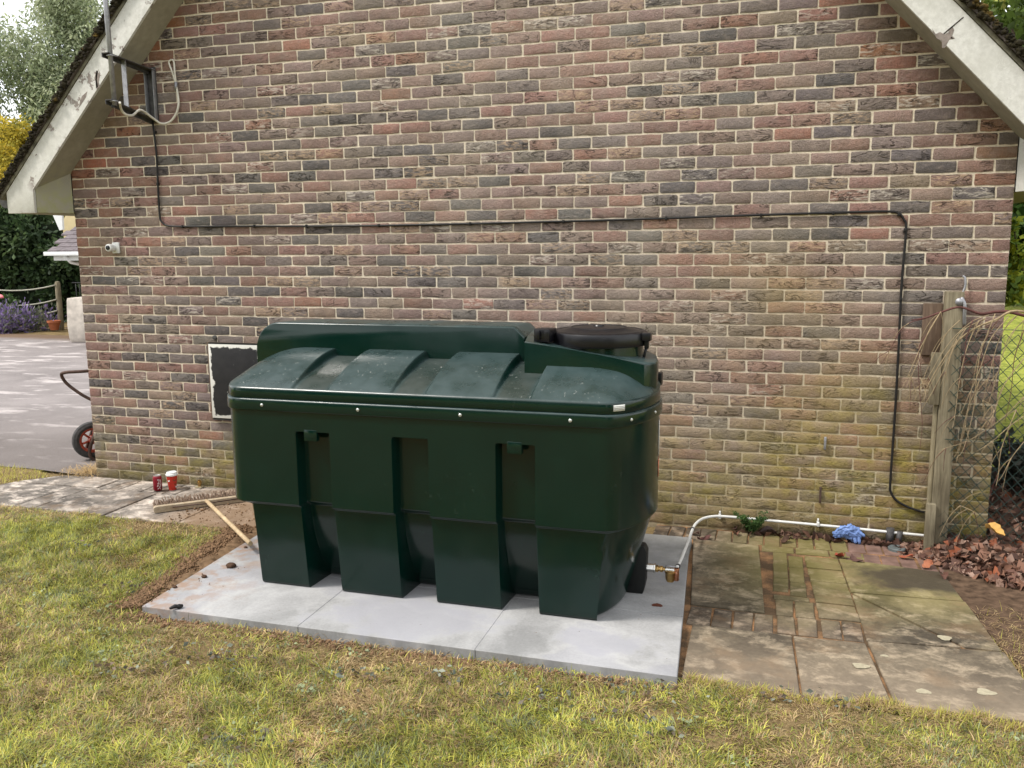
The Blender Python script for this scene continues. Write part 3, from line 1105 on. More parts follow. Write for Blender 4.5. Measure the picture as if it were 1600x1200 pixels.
# new concrete slab base under the tank
pad = empty('slab_base', (0, 0, 0), 'pale grey concrete slab base laid flat under the green oil tank', 'slab base')
xs = [2.235, 3.139, 4.046, 4.955]
ys = [-2.172, -1.553, -0.955, -0.355]
for i in range(3):
    for j in range(3):
        x0, x1 = xs[i] + 0.0025, xs[i + 1] - 0.0025
        # left edge of the base runs slightly askew, right edge leans in toward the wall
        l = -0.03 * j if i == 0 else 0
        q = [(x0 + l, ys[j] + 0.002), (x1 - (0.0 if i < 2 else 0.035 * j), ys[j] + 0.002), (x1 - (0 if i < 2 else 0.035 * (j + 1)), ys[j + 1] - 0.002), (x0 + l - (0.03 if i == 0 else 0), ys[j + 1] - 0.002)]
        slab('slab', q, -0.02, 0.040 + 0.0006 * ((i * 3 + j) % 3), M['concrete'], pad, 0.003, 0.0008, i * 7 + j)
box('joint_mortar', (2.25, -2.166, -0.017), (4.86, -0.37, 0.0372), M['concrete'], pad)
box('mortar_bed', (2.25, -2.14, -0.045), (4.84, -0.37, -0.018), M['sand'], pad)

# old paving to the right of the tank
sheet('paving_bed', [(4.80, -2.12), (6.34, -2.09), (6.335, -1.45), (6.285, -0.88), (6.255, -0.46), (6.30, -0.24), (6.30, -0.001), (4.6, -0.001), (4.6, -0.34)], -0.009, M['sand'])
pav = empty('paving', (0, 0, 0), kind='structure')
g = random.Random(4)
# the big slab beside the base
slab('slab', [(4.935, -1.295), (5.305, -1.305), (5.262, -0.285), (4.86, -0.270)], -0.03, 0.004, M['old_slab'], pav, 0.004, 0.003, 1)
# soldier course below it
for k in range(4):
    x0 = 4.955 + k * 0.1
    slab('paver', rect(x0 + (0 if k else -0.02), x0 + 0.093, -1.535, -1.325, 0.004, g), -0.03, g.uniform(-0.004, 0.003), M['old_paver'], pav, 0.004, 0.01, k + 30)
# two narrow columns of pavers, then a wide column
ra = [-0.365, -0.56, -0.79, -0.99, -1.10]
for a, b in zip(ra, ra[1:]):
    if b > -1.05:
        slab('paver', rect(5.335 + 0.012, 5.428, b + 0.005, a - 0.005, 0.003, g), -0.03, g.uniform(-0.003, 0.003), M['old_paver'], pav, 0.004, 0.008, int(-a * 100))
        slab('paver', rect(5.436, 5.518, b - 0.045 + 0.005, a - 0.05, 0.003, g), -0.03, g.uniform(-0.003, 0.003), M['old_paver'], pav, 0.004, 0.008, int(-a * 170))
slab('paver', rect(5.35, 5.53, -1.10, -1.05, 0.002, g), -0.03, 0.001, M['old_paver'], pav, 0.004, 0.008, 5)
for x0, x1 in ((5.36, 5.443), (5.458, 5.545)):
    slab('paver', rect(x0, x1, -1.31, -1.115, 0.003, g), -0.03, 0.002, M['old_paver'], pav, 0.004, 0.008, int(x0 * 50))
    slab('paver', rect(x0 + 0.008, x1 + 0.006, -1.52, -1.32, 0.003, g), -0.03, 0.0, M['old_paver'], pav, 0.004, 0.008, int(x0 * 80))
yy = -0.385
k = 0
while yy > -1.28:
    d = 0.1
    sx = (-0.385 - yy) * 0.045
    slab('paver', [(5.532 + sx + g.uniform(-.003, .003), yy - d + 0.004), (5.722 + sx * 1.1, yy - d + 0.004), (5.720 + sx * 1.05, yy - 0.004), (5.530 + sx, yy - 0.004)],
         -0.03, g.uniform(-0.004, 0.004), M['old_paver'], pav, 0.004, 0.01, 60 + k)
    yy -= d + 0.001
    k += 1
for x0 in (5.572, 5.668):
    slab('paver', rect(x0, x0 + 0.09, -1.515, -1.305, 0.003, g), -0.03, -0.002, M['old_paver'], pav, 0.004, 0.008, int(x0 * 30))
# slabs along the lawn
slab('slab', [(4.965, -2.13), (5.452, -2.12), (5.430, -1.548), (4.965, -1.55)], -0.03, 0.003, M['old_slab'], pav, 0.004, 0.004, 8)
slab('slab', [(5.462, -2.12), (5.808, -2.10), (5.760, -1.535), (5.440, -1.546)], -0.03, 0.001, M['old_slab'], pav, 0.004, 0.004, 9)
# broken slab with a wedge let in, and the slabs at the right
slab('slab', [(5.748, -0.905), (6.300, -0.880), (6.270, -0.475), (5.725, -0.395)], -0.03, 0.004, M['old_slab'], pav, 0.004, 0.003, 10)
slab('slab', [(5.758, -0.925), (6.200, -1.452), (6.350, -1.455), (6.308, -0.892)], -0.03, 0.003, M['old_slab'], pav, 0.003, 0.003, 11)
slab('slab', [(5.752, -0.945), (6.180, -1.455), (5.770, -1.500)], -0.03, 0.001, M['old_slab'], pav, 0.003, 0.003, 12)
slab('slab', [(5.822, -2.10), (6.395, -2.08), (6.358, -1.470), (5.772, -1.515)], -0.03, 0.004, M['old_slab'], pav, 0.004, 0.003, 13)
slab('slab', [(6.415, -2.30), (6.99, -2.28), (6.93, -1.78), (6.395, -1.80)], -0.06, -0.010, M['old_slab'], pav, 0.004, 0.003, 14)
# stretcher course along the foot of the wall
x = 4.60
k = 0
while x < 5.78:
    w = 0.098
    slab('paver', rect(x, x + w - 0.008, -0.245, -0.035, 0.004, g), -0.03, g.uniform(-0.004, 0.002), M['old_paver'], pav, 0.004, 0.012, 90 + k)
    x += w + g.uniform(0, 0.004)
    k += 1
while x < 6.40:
    w = 0.10
    slab('paver', rect(x, x + w - 0.008, -0.235, -0.035, 0.004, g), -0.03, g.uniform(-0.006, 0.000), M['red_paver'], pav, 0.004, 0.012, 120 + k)
    slab('paver', rect(x - .03, x + w - 0.04, -0.455, -0.25, 0.004, g), -0.03, g.uniform(-0.008, -0.002), M['red_paver'], pav, 0.004, 0.012, 150 + k)
    x += w
    k += 1
x = 5.28
while x < 5.75:
    slab('paver', rect(x, x + .19, -0.358, -0.258, 0.003, g), -0.03, g.uniform(-0.006, 0.000), M['old_paver'], pav, 0.004, 0.012, 180 + k)
    x += .2
    k += 1

sheet('bare_soil', [(6.275, -0.50), (6.29, -0.40), (6.45, -0.40), (8.4, -0.45), (8.4, -1.9), (6.44, -1.75), (6.36, -1.40), (6.30, -0.88)], -0.006, M['soil_dark'])
# lichen roundels and a rust mark, lying on the slabs
def blob(name, cx, cy, z, rx, ry, mat, parent, seed, h=0.0012):
    g_ = random.Random(seed)
    n_ = 26
    pts = []
    for q in range(n_):
        a = 2 * math.pi * q / n_
        k_ = 1 + 0.13 * math.sin(3 * a + seed) + g_.uniform(-0.09, 0.09)
        pts.append((cx + math.cos(a) * rx * k_, cy + math.sin(a) * ry * k_))
    o = prism(name, pts, 'z', z, z + h, mat)
    o.parent = parent
    return o


for q, (px_, py_, rx, ry) in enumerate([(1476, 998, .030, .026), (1345, 1042, .036, .024), (1540, 1083, .036, .028), (1443, 1082, .030, .02), (1382, 1026, .018, .010)]):
    p = gnd(px_, py_)
    blob('lichen_patch', p[0], p[1], 0.0045, rx, ry, M['lichen'], pav, q)
p = gnd(1027, 946, 0.04)
blob('rust_stain', p[0], p[1], 0.0412, 0.028, 0.02, M['rustspot'], pad, 3, 0.0012)

# old paving to the left of the tank
sheet('paving_bed_left', [(-0.62, -0.86), (2.2, -0.88), (2.2, -0.001), (0.0, -0.001), (-0.35, -0.04), (-0.62, -0.34)], -0.009, M['sand'])
pavl = empty('paving_left', (0, 0, 0), kind='structure')
for q, P_ in enumerate([[(-0.66, -0.86), (0.005, -0.845), (0.012, -0.30), (-0.54, -0.30)], [(0.022, -0.845), (0.195, -0.845), (0.200, -0.30), (0.026, -0.30)],
                        [(0.205, -0.845), (0.815, -0.85), (0.815, -0.30), (0.210, -0.30)], [(0.832, -0.855), (1.43, -0.86), (1.43, -0.30), (0.830, -0.30)],
                        [(1.445, -0.86), (2.04, -0.87), (2.04, -0.30), (1.445, -0.30)],
                        [(-0.52, -0.285), (0.24, -0.28), (0.24, -0.02), (0.0, -0.015), (-0.30, -0.045)]]):
    slab('slab', P_, -0.03, 0.002 + 0.0015 * (q % 3), M['left_slab'], pavl, 0.004, 0.004, 200 + q)
x = 0.25
k = 0
while x < 2.5:
    w = 0.102
    slab('paver', rect(x, x + w - 0.008, -0.287, -0.075, 0.003, g), -0.03, g.uniform(-0.003, 0.003), M['left_slab'], pavl, 0.004, 0.012, 230 + k)
    x += w
    k += 1
x = 0.25
while x < 2.5:
    slab('paver', rect(x, x + .195, -0.07, -0.012, 0.002, g), -0.03, g.uniform(-0.003, 0.003), M['left_slab'], pavl, 0.004, 0.008, 260 + k)
    x += .205
    k += 1

# ================================================================== OIL TANK
TX0, TX1, TYF, TYB = 2.42, 4.76, -1.80, -0.95
FX0, FX1 = 2.62, 4.56
TYC = (TYF + TYB) / 2
HB = (TYB - TYF) / 2
tank = empty('oil_tank', (3.59, TYC, 0.04), 'large dark green plastic oil tank with ribbed top and black round lid', 'oil tank')
REC = [(2.958, 3.140), (3.498, 3.680), (4.040, 4.224)]


def sstep(t):
    t = np.clip(t, 0, 1)
    return t * t * (3 - 2 * t)


def outline(nf=None, nend=26, nb=24):
    """closed plan outline, front edge first; returns list of (x, y, nx, ny, on_front)"""
    P = []
    xs_ = list(np.linspace(FX0, FX1, 60))
    for a, b in REC:
        for e in (a, b):
            xs_ += list(e + np.linspace(-0.010, 0.010, 9))
    xs_ = sorted(set(round(v, 4) for v in xs_))
    for x_ in xs_:
        P.append((x_, TYF, 0, -1, 1))
    n_ = 1.75
    for k in range(1, nend):
        th = -math.pi / 2 + math.pi * k / nend
        c, s = math.cos(th), math.sin(th)
        P.append((FX1 + 0.2 * abs(c) ** (2 / n_), TYC + HB * math.copysign(abs(s) ** (2 / n_), s), c, s, 0))
    for x_ in np.linspace(FX1, FX0, nb):
        P.append((x_, TYB, 0, 1, 0))
    for k in range(1, nend):
        th = math.pi / 2 + math.pi * k / nend
        c, s = math.cos(th), math.sin(th)
        P.append((FX0 - 0.2 * abs(c) ** (2 / n_), TYC + HB * math.copysign(abs(s) ** (2 / n_), s), c, s, 0))
    return P


OUT = outline()
ON = np.array(OUT)
# smooth normals from neighbours
nxt, prv = np.roll(ON[:, :2], -1, 0), np.roll(ON[:, :2], 1, 0)
tg = nxt - prv
tg /= np.linalg.norm(tg, axis=1)[:, None]
NR = np.stack([tg[:, 1], -tg[:, 0]], 1)
fr = ON[:, 4] == 1
NR[fr] = (0, -1)


def inset_at(z):
    x_ = ON[:, 0]
    ins = np.zeros(len(ON))
    rec = np.zeros(len(ON))
    for a, b in REC:
        rec = np.maximum(rec, sstep((x_ - a + 0.008) / 0.016) * (1 - sstep((x_ - b + 0.008) / 0.016)))
    rec = rec * fr
    if z > 0.505:
        ins += 0.024 * (1 - sstep((z - 0.507) / 0.016))
        d = 0.066 * (1 - sstep((z - 0.905) / 0.014)) + 0.004 * (1 - sstep((z - 0.52) / 0.01))
    else:
        t = (0.505 - z) / 0.465
        ins += 0.024 + 0.048 * t
        d = 0.074 + 0.135 * max(0, t) ** 1.25 - 0.025 * math.sin(math.pi * min(1, max(0, t)) ** 1.0)
    if z < 0.06:
        ins += 0.012 * ((0.06 - z) / 0.02) ** 2
    ins = ins + rec * d
    ends = (~fr) & (np.abs(ON[:, 0] - 3.59) > 0.975)
    if z <= 0.505:
        ins += ends * 0.045 * (0.505 - z) / 0.465 * (ON[:, 0] > 3.59) + ends * 0.020 * (ON[:, 0] < 3.59)
    # shallow stretched-panel relief on the rounded ends
    return ins


zs = sorted(set([0.04, 0.045, 0.052, 0.062] + list(np.linspace(0.08, 0.49, 20)) + [0.498, 0.503, 0.5065, 0.511, 0.516, 0.522, 0.528, 0.534]
                + list(np.linspace(0.56, 0.88, 12)) + list(np.linspace(0.900, 0.925, 9)) + [0.95, 0.99, 1.022]))
VV = []
for z in zs:
    ins = inset_at(z)
    # the end piers narrow toward the foot
    x_ = ON[:, 0] - NR[:, 0] * ins
    y_ = ON[:, 1] - NR[:, 1] * ins
    t = max(0, (0.505 - z) / 0.465)
    w_ = sstep((np.abs(x_ - 3.59) - 0.85) / 0.12)
    x_ = x_ - 0.040 * t * w_ * (x_ > 3.59) + 0.044 * w_ * (x_ < 3.59) * sstep((0.512 - z) / 0.01)
    VV.append(np.stack([x_, y_, np.full(len(ON), z)], 1))
m_ = len(ON)
V = np.concatenate(VV + [np.array([[3.59, TYC + 0.1, 0.04]])])
Fq = []
for j in range(len(zs) - 1):
    a = np.arange(m_)
    b = (a + 1) % m_
    Fq.append(np.stack([j * m_ + a, j * m_ + b, (j + 1) * m_ + b, (j + 1) * m_ + a], 1))
me = npmesh('tank_body', V, np.concatenate(Fq), True)
me.set_sharp_from_angle(angle=R(62))
body = link('tank_body', me, M['tank'], tank)


def ring_band(name, prof, mat, parent, sharp=40):
    """sweep a profile [(outset, z)] round the tank outline"""
    Vb = []
    for o_, z in prof:
        Vb.append(np.stack([ON[:, 0] + NR[:, 0] * o_, ON[:, 1] + NR[:, 1] * o_, np.full(m_, z)], 1))
    Fb = []
    a = np.arange(m_)
    b = (a + 1) % m_
    for j in range(len(prof) - 1):
        Fb.append(np.stack([j * m_ + a, j * m_ + b, (j + 1) * m_ + b, (j + 1) * m_ + a], 1))
    me_ = npmesh(name, np.concatenate(Vb), np.concatenate(Fb), True)
    me_.set_sharp_from_angle(angle=R(sharp))
    return link(name, me_, mat, parent)


ring_band('flange', [(-0.004, 1.020), (0.008, 1.0195), (0.0125, 1.0215), (0.0140, 1.0260), (0.0135, 1.070), (0.0120, 1.0765), (0.009, 1.0800), (0.001, 1.0815)], M['tank'], tank, 70)
ring_band('cover_skirt', [(-0.006, 1.0810), (0.0015, 1.0815), (0.0040, 1.0850), (0.0025, 1.128), (-0.0005, 1.1355), (-0.008, 1.1405)], M['tank'], tank, 70)

# ribbed half-dome of the cover
def yfront(x_):
    if x_ <= FX0: q = (FX0 - x_) / 0.2
    elif x_ >= FX1: q = (x_ - FX1) / 0.2
    else: return TYF
    q = min(1, max(0, q))
    return TYC - HB * (1 - q ** 1.75) ** (1 / 1.75)


CHN = [(2.937, 3.139), (3.491, 3.669), (4.022, 4.205)]
cx_ = list(np.linspace(TX0 + 0.001, FX0, 16)) + list(np.linspace(FX0, FX1, 50)) + list(np.linspace(FX1, TX1 - 0.001, 16))
for a, b in CHN:
    for e in (a, b):
        cx_ += list(e + np.linspace(-0.013, 0.013, 9))
cx_ = np.array(sorted(set(np.round(cx_, 4))))
YR = -1.300
tt = np.concatenate([np.array([0, 0.006, 0.014, 0.025]), np.linspace(0.045, 1, 36)])
yf = np.array([yfront(v) for v in cx_]) + 0.008


def dome_z(x_, y_, yfr):
    u_ = np.clip((y_ - yfr) / 0.5, 0, 1)
    e = np.minimum(x_ - TX0, TX1 - x_)
    v_ = np.clip(e / 0.34, 0, 1)
    pu = 1 - (1 - u_) ** 1.75
    pv = 0.30 + 0.70 * (1 - (1 - v_) ** 2.0)
    z_ = 1.1400 + 0.152 * pu * pv
    ch = np.zeros_like(x_)
    for a, b in CHN:
        ch = np.maximum(ch, sstep((x_ - a + 0.010) / 0.020) * (1 - sstep((x_ - b + 0.010) / 0.020)))
    dep = 0.012 + 0.030 * sstep(u_ * 1.6)
    z_ -= ch * dep * sstep(u_ / 0.02)
    z_ -= ch * 0.010 * (1 - sstep(u_ / 0.02))
    return z_


XX = np.repeat(cx_[None, :], len(tt), 0)
YF = np.repeat(yf[None, :], len(tt), 0)
YY = YF + (YR - YF) * tt[:, None]
ZZ = dome_z(XX, YY, YF)
nn_ = len(cx_)
ii = (np.arange(len(tt) - 1)[:, None] * nn_ + np.arange(nn_ - 1)[None, :]).ravel()
Fq = np.stack([ii, ii + 1, ii + 1 + nn_, ii + nn_], 1)
me = npmesh('ribbed_cover', np.stack([XX.ravel(), YY.ravel(), ZZ.ravel()], 1), Fq, True)
me.set_sharp_from_angle(angle=R(55))
link('ribbed_cover', me, M['tank'], tank)
# rear deck behind the dome
RX1 = 3.985


def xend(y_, side):
    q = min(1, abs(y_ - TYC) / HB)
    d = 0.2 * (1 - q ** 1.75) ** (1 / 1.75)
    return (FX0 - d) if side < 0 else (FX1 + d)


# long raised ridge at the back, rounded at its left end, chamfered at the right
bm = bmesh.new()
sl = [(-1.300, 0.010), (-1.297, 0.004), (-1.291, 0.0), (-1.24, 0.0), (-1.15, 0.0), (-1.05, 0.001), (-0.975, 0.004), (-0.958, 0.012), (-0.952, 0.03)]
rings = []
for y_, dz in sl:
    xl = max(xend(min(y_, -0.962), -1), TX0 + 0.006)
    zt = 1.432 - dz
    ring = [(xl, 1.02), (xl, zt - 0.15)]
    for k in range(1, 12):
        a = math.pi / 2 * k / 12
        ring.append((xl + 0.15 * (1 - math.cos(a)), zt - 0.15 * (1 - math.sin(a))))
    ring += [(xl + 0.15, zt), (RX1 - 0.01, zt), (RX1 + 0.0, zt - 0.004), (RX1 + 0.055, zt - 0.055), (RX1 + 0.08, 1.02)]
    rings.append([bm.verts.new((p[0], y_, p[1])) for p in ring])
for a, b in zip(rings, rings[1:]):
    for k in range(len(a) - 1):
        bm.faces.new((a[k], b[k], b[k + 1], a[k + 1]))
bm.faces.new(rings[0])
bm.faces.new(rings[-1][::-1])
link('rear_ridge', bm_mesh('rear_ridge', bm, 40), M['tank'], tank)

# sloping platform that carries the manhole
def plat_z(x_):
    return 1.380 - 0.095 * (x_ - 4.10) / 0.61


ends = [(xend(y_, 1) - 0.010, y_) for y_ in (-1.42, -1.30, -1.18, -1.08, -1.00)]
pp = [(4.060, -1.302), (4.096, -1.497), (4.30, -1.503), (4.50, -1.505), (4.700, -1.500)] + ends + [(4.60, -0.956), (4.0, -0.956)]
bm = bmesh.new()
top = [bm.verts.new((x_, y_, plat_z(x_))) for x_, y_ in pp]
bot = [bm.verts.new((x_, y_, 1.10)) for x_, y_ in pp]
tf = bm.faces.new(top)
n_ = len(pp)
for i in range(n_):
    bm.faces.new((top[i], bot[i], bot[(i + 1) % n_], top[(i + 1) % n_]))
bmesh.ops.bevel(bm, geom=list(tf.edges), offset=0.011, segments=3, profile=0.5, affect='EDGES')
link('manhole_platform', bm_mesh('manhole_platform', bm, 38), M['tank'], tank)

MC = (4.425, -1.235, 0.012)
lathe('manhole_neck', [(0.236, 1.19), (0.232, 1.30), (0.228, 1.36)], MC, M['tank'], tank, 40)
lathe('manhole_lid', [(0.236, 1.334), (0.250, 1.336), (0.254, 1.345), (0.253, 1.392), (0.248, 1.402), (0.232, 1.408), (0.222, 1.404), (0.200, 1.408),
                      (0.150, 1.420), (0.145, 1.424), (0.140, 1.420), (0.08, 1.426), (0.03, 1.428), (0.026, 1.434), (0.004, 1.435)], MC, M['black_plastic'], tank, 56)
lid = tank.children[-1]
for k in range(10):
    a = 2 * math.pi * k / 10 + 0.2
    c, s = math.cos(a), math.sin(a)
    bm = bmesh.new()
    bm_box(bm, (MC[0] + 0.05, MC[1] - 0.004, 1.4185), (MC[0] + 0.21, MC[1] + 0.004, 1.4265), Matrix.Rotation(a, 3, 'Z') @ Matrix.Rotation(R(5), 3, 'Y'), (MC[0], MC[1], 1.425))
    link('rib', bm_mesh('rib', bm), M['black_plastic'], lid)
# ribbed clamp box on the left of the lid and hinge at the right
bm = bmesh.new()
bm_box(bm, (4.140, -1.462, 1.372), (4.225, -1.360, 1.438), Matrix.Rotation(R(-8), 3, 'Z'))
bm_box(bm, (4.143, -1.474, 1.384), (4.170, -1.458, 1.432), Matrix.Rotation(R(-8), 3, 'Z'))
bm_box(bm, (4.190, -1.468, 1.384), (4.220, -1.452, 1.432), Matrix.Rotation(R(-8), 3, 'Z'))
bmesh.ops.bevel(bm, geom=list(bm.edges), offset=0.004, segments=2, profile=0.5, affect='EDGES')
link('clamp', bm_mesh('clamp', bm, 40), M['black_plastic'], tank)
bm = bmesh.new()
bm_box(bm, (4.660, -1.33, 1.375), (4.705, -1.27, 1.415))
bm_box(bm, (4.672, -1.315, 1.335), (4.694, -1.285, 1.38))
bmesh.ops.bevel(bm, geom=list(bm.edges), offset=0.003, segments=2, profile=0.5, affect='EDGES')
link('hinge', bm_mesh('hinge', bm, 40), M['black_plastic'], tank)
tube('hinge_pin', [(4.688, -1.30, 1.36), (4.672, -1.30, 1.30), (4.660, -1.30, 1.24)], 0.007, M['black_plastic'], tank)
# black vent catch near the back right end
box('side_catch', (4.728, -1.22, 1.135), (4.752, -1.16, 1.20), M['black_plastic'], tank, 0.004)

# lifting tabs that hang over the heads of two recesses
for x0 in (3.002, 4.092):
    bm = bmesh.new()
    bm_box(bm, (x0, TYF - 0.002, 0.870), (x0 + 0.074, TYF + 0.030, 0.930))
    bmesh.ops.bevel(bm, geom=list(bm.edges), offset=0.004, segments=2, profile=0.5, affect='EDGES')
    link('lifting_tab', bm_mesh('lifting_tab', bm, 40), M['tank'], tank)

# screws round the flange
def on_outline(s_front=None, idx=None):
    p = ON[idx]
    return p, NR[idx]


for px_, py_ in [(409, 632), (559, 641), (719, 650), (891, 658)]:
    p = at(px_, py_, TYF - 0.014)
    lathe('screw', [(0.0085, 0), (0.0085, -0.003), (0.004, -0.0065), (0.001, -0.0068)], (p[0], TYF - 0.0135, 1.050), M['bolt'], tank, 10, 'y')
for frac in (0.20, 0.40):
    # on the rounded right end
    k0 = int(fr.sum()) + int(26 * frac) - 1
    p, nn2 = ON[k0], NR[k0]
    bm = bmesh.new()
    bmesh.ops.create_cone(bm, cap_ends=True, segments=10, radius1=0.0085, radius2=0.004, depth=0.006)
    rot = Vector((nn2[0], nn2[1], 0)).to_track_quat('Z', 'Y').to_matrix()
    for v in bm.verts:
        v.co = rot @ v.co + Vector((p[0] + nn2[0] * 0.016, p[1] + nn2[1] * 0.016, 1.05))
    link('screw', bm_mesh('screw', bm), M['bolt'], tank)


def curved_label(name, i0, i1, z0, z1, mat, out=0.0055, f0=0.0, f1=0.0):
    """thin label following the rounded end between outline indices i0..i1"""
    idx = np.arange(i0, i1 + 1)
    P_ = ON[idx, :2] + NR[idx] * out
    P2 = ON[idx, :2] + NR[idx] * (out + 0.0006)
    Vl = np.concatenate([np.c_[P_, np.full(len(idx), z0)], np.c_[P_, np.full(len(idx), z1)],
                         np.c_[P2, np.full(len(idx), z0)], np.c_[P2, np.full(len(idx), z1)]])
    n2 = len(idx)
    Fl = []
    for k in range(n2 - 1):
        Fl.append((2 * n2 + k, 2 * n2 + k + 1, 3 * n2 + k + 1, 3 * n2 + k))
        Fl.append((k, n2 + k, n2 + k + 1, k + 1))
        Fl.append((n2 + k, 3 * n2 + k, 3 * n2 + k + 1, n2 + k + 1))
        Fl.append((k, k + 1, 2 * n2 + k + 1, 2 * n2 + k))
    return link(name, npmesh(name, Vl, np.array(Fl)), mat, tank)


NF = int(fr.sum())
lb = curved_label('white_label', NF + 1, NF + 3, 1.097, 1.126, M['label'])
for q in range(3):
    c_ = curved_label('print_line', NF + 1, NF + 3, 1.103 + q * 0.0075, 1.105 + q * 0.0075, M['print_grey'], 0.0062)
    c_.parent = lb
    c_.matrix_parent_inverse = Matrix.Identity(4)
    c_.matrix_world = Matrix.Identity(4)
curved_label('warning_label', NF + 12, NF + 16, 0.80, 0.98, M['label'], 0.001)
curved_label('warning_label', NF + 12, NF + 16, 0.69, 0.78, M['label_red'], 0.001)

# outlet fin at the foot of the right end
prism('outlet_fin', [(4.60, 0.042), (4.688, 0.042), (4.700, 0.10), (4.706, 0.27), (4.690, 0.30), (4.62, 0.30)], 'y', -1.335, -1.255, M['black_shade'], tank, 0.004)

# ---- outlet valve, filter and supply pipe
valve = empty('outlet_valve', (4.72, -1.30, 0.175), 'brass and chrome valve with amber filter bowl at foot of tank', 'valve')
vy, vz = -1.295, 0.175
lathe('union', [(0.022, 4.700), (0.022, 4.738), (0.026, 4.740), (0.026, 4.748)], (0, vy, vz), M['chrome'], valve, 6, 'x')
lathe('nut', [(0.017, 4.748), (0.019, 4.752), (0.019, 4.762), (0.013, 4.765), (0.013, 4.772), (0.017, 4.774), (0.017, 4.786), (0.009, 4.79), (0.009, 4.800)], (0, vy, vz), M['brass'], valve, 8, 'x')
lathe('filter_head', [(0.010, 4.796), (0.014, 4.80), (0.014, 4.845), (0.010, 4.85)], (0, vy, vz - 0.002), M['chrome'], valve, 14, 'x')
lathe('filter_bowl', [(0.006, -0.068), (0.020, -0.062), (0.026, -0.045), (0.027, -0.018), (0.030, -0.014), (0.030, -0.006), (0.02, -0.002)], (4.826, vy, vz), M['brass'], valve, 20)
tube('lever', [(4.800, vy - 0.01, vz + 0.012), (4.806, vy - 0.012, vz + 0.024), (4.850, vy - 0.012, vz + 0.022)], 0.0045, M['galv'], valve)
lathe('elbow', [(0.012, -0.055), (0.014, -0.05), (0.014, -0.01), (0.011, -0.006), (0.011, 0.012)], (4.857, vy, vz), M['copper'], valve, 10)
box('pipe_joint', (4.845, vy - 0.012, vz - 0.012), (4.870, vy + 0.014, vz + 0.012), M['copper'], valve, 0.004)

pipe = empty('supply_pipe', (5.4, -0.03, 0.09), 'white plastic coated supply pipe bending from tank valve along foot of wall', 'pipe')
pts = [(4.857, -1.285, 0.185), (4.858, -1.10, 0.155), (4.858, -0.85, 0.125), (4.860, -0.60, 0.105), (4.862, -0.40, 0.098), (4.872, -0.25, 0.096), (4.905, -0.13, 0.095),
       (4.965, -0.060, 0.095), (5.05, -0.036, 0.094), (5.30, -0.034, 0.090), (5.70, -0.034, 0.084), (6.0, -0.034, 0.077), (6.30, -0.034, 0.070)]
tube('pipe_run', spline(pts, 8), [0.0085] * 1000 if False else 0.0088, M['white_pvc'], pipe, 10)
for x_ in (5.01, 5.62):
    box('pipe_clip', (x_ - 0.008, -0.046, 0.078), (x_ + 0.008, -0.001, 0.104), M['white_pvc'], pipe, 0.002)
    box('clip_tongue', (x_ - 0.005, -0.030, 0.104), (x_ + 0.005, -0.006, 0.122), M['white_pvc'], pipe, 0.002)
for y_, z_ in ((-1.24, 0.177), (-0.36, 0.0975)):
    lathe('pipe_collar', [(0.013, -0.008), (0.013, 0.008)], (4.860, y_, z_), M['darksteel'], pipe, 10, 'y')

# ================================================================== THINGS ON THE WALL
# painted meter board
bd = empty('wall_board', (1.41, -0.02, 0.85), 'peeling black panel with worn white edges fixed low on the brick wall', 'panel')
prism('backing', [(1.168, 0.556), (1.660, 0.556), (1.652, 1.150), (1.168, 1.150)], 'y', -0.022, -0.006, M['post_dark'], bd)
prism('panel', [(1.182, 0.566), (1.636, 0.566), (1.636, 1.138), (1.182, 1.138)], 'y', -0.048, -0.022, board_black(), bd, 0.002)
box('frame_edge', (1.168, -0.040, 0.556), (1.1815, -0.0225, 1.150), M['post_dark'], bd)
box('frame_edge', (1.182, -0.046, 1.1385), (1.652, -0.0225, 1.150), M['iron'], bd)
box('sill_bead', (1.175, -0.040, 0.548), (1.655, -0.006, 0.5555), M['darksteel'], bd)
lathe('vent_stub', [(0.017, 0), (0.017, -0.012), (0.011, -0.014)], (1.22, -0.008, 1.185), M['darksteel'], bd, 12, 'y')

# security camera / sensor
sc_ = empty('wall_camera', (0.37, -0.03, 1.865), 'small white security camera on the brick wall below the left eave', 'camera')
box('mounting_plate', (0.345, -0.022, 1.825), (0.410, -0.007, 1.910), M['white_pvc'], sc_, 0.005)
lathe('camera_barrel', [(0.020, 0.0), (0.027, -0.008), (0.030, -0.05), (0.028, -0.062), (0.024, -0.064)], (0.362, -0.02, 1.868), M['white_pvc'], sc_, 20, 'y')
lathe('lens', [(0.019, 0.0), (0.018, -0.006), (0.008, -0.009)], (0.362, -0.0835, 1.868), M['lens'], sc_, 16, 'y')

# aerial bracket and pole
br = empty('aerial_bracket', (0.80, -0.2, 3.0), 'grey steel bracket holding an aerial pole out from the gable wall', 'bracket')
DP = 0.455
PX = 0.845
PTH = Matrix.Rotation(0, 3, 'Z')
box('wall_plate', (0.772, -0.018, 2.790), (0.850, -0.006, 3.185), M['darksteel'], br, 0.002)
box('plate_flange', (0.772, -0.050, 2.800), (0.778, -0.018, 3.170), M['galv'], br, 0.001)
box('plate_flange', (0.842, -0.045, 2.800), (0.848, -0.018, 3.170), M['galv'], br, 0.001)
for z_, zp, nm in ((3.160, 3.190, 'top_arm'), (2.800, 2.875, 'lower_arm')):
    bm = bmesh.new()
    v1 = bm_box(bm, (0.795, -DP - 0.035, -0.004), (0.850, -0.018, 0.002))
    v2 = bm_box(bm, (0.795, -DP - 0.035, -0.028), (0.801, -0.018, -0.004))
    for v in v1 + v2:
        v.co.z += z_ + (zp - z_) * (-v.co.y) / DP
    link(nm, bm_mesh(nm, bm), M['darksteel'], br)
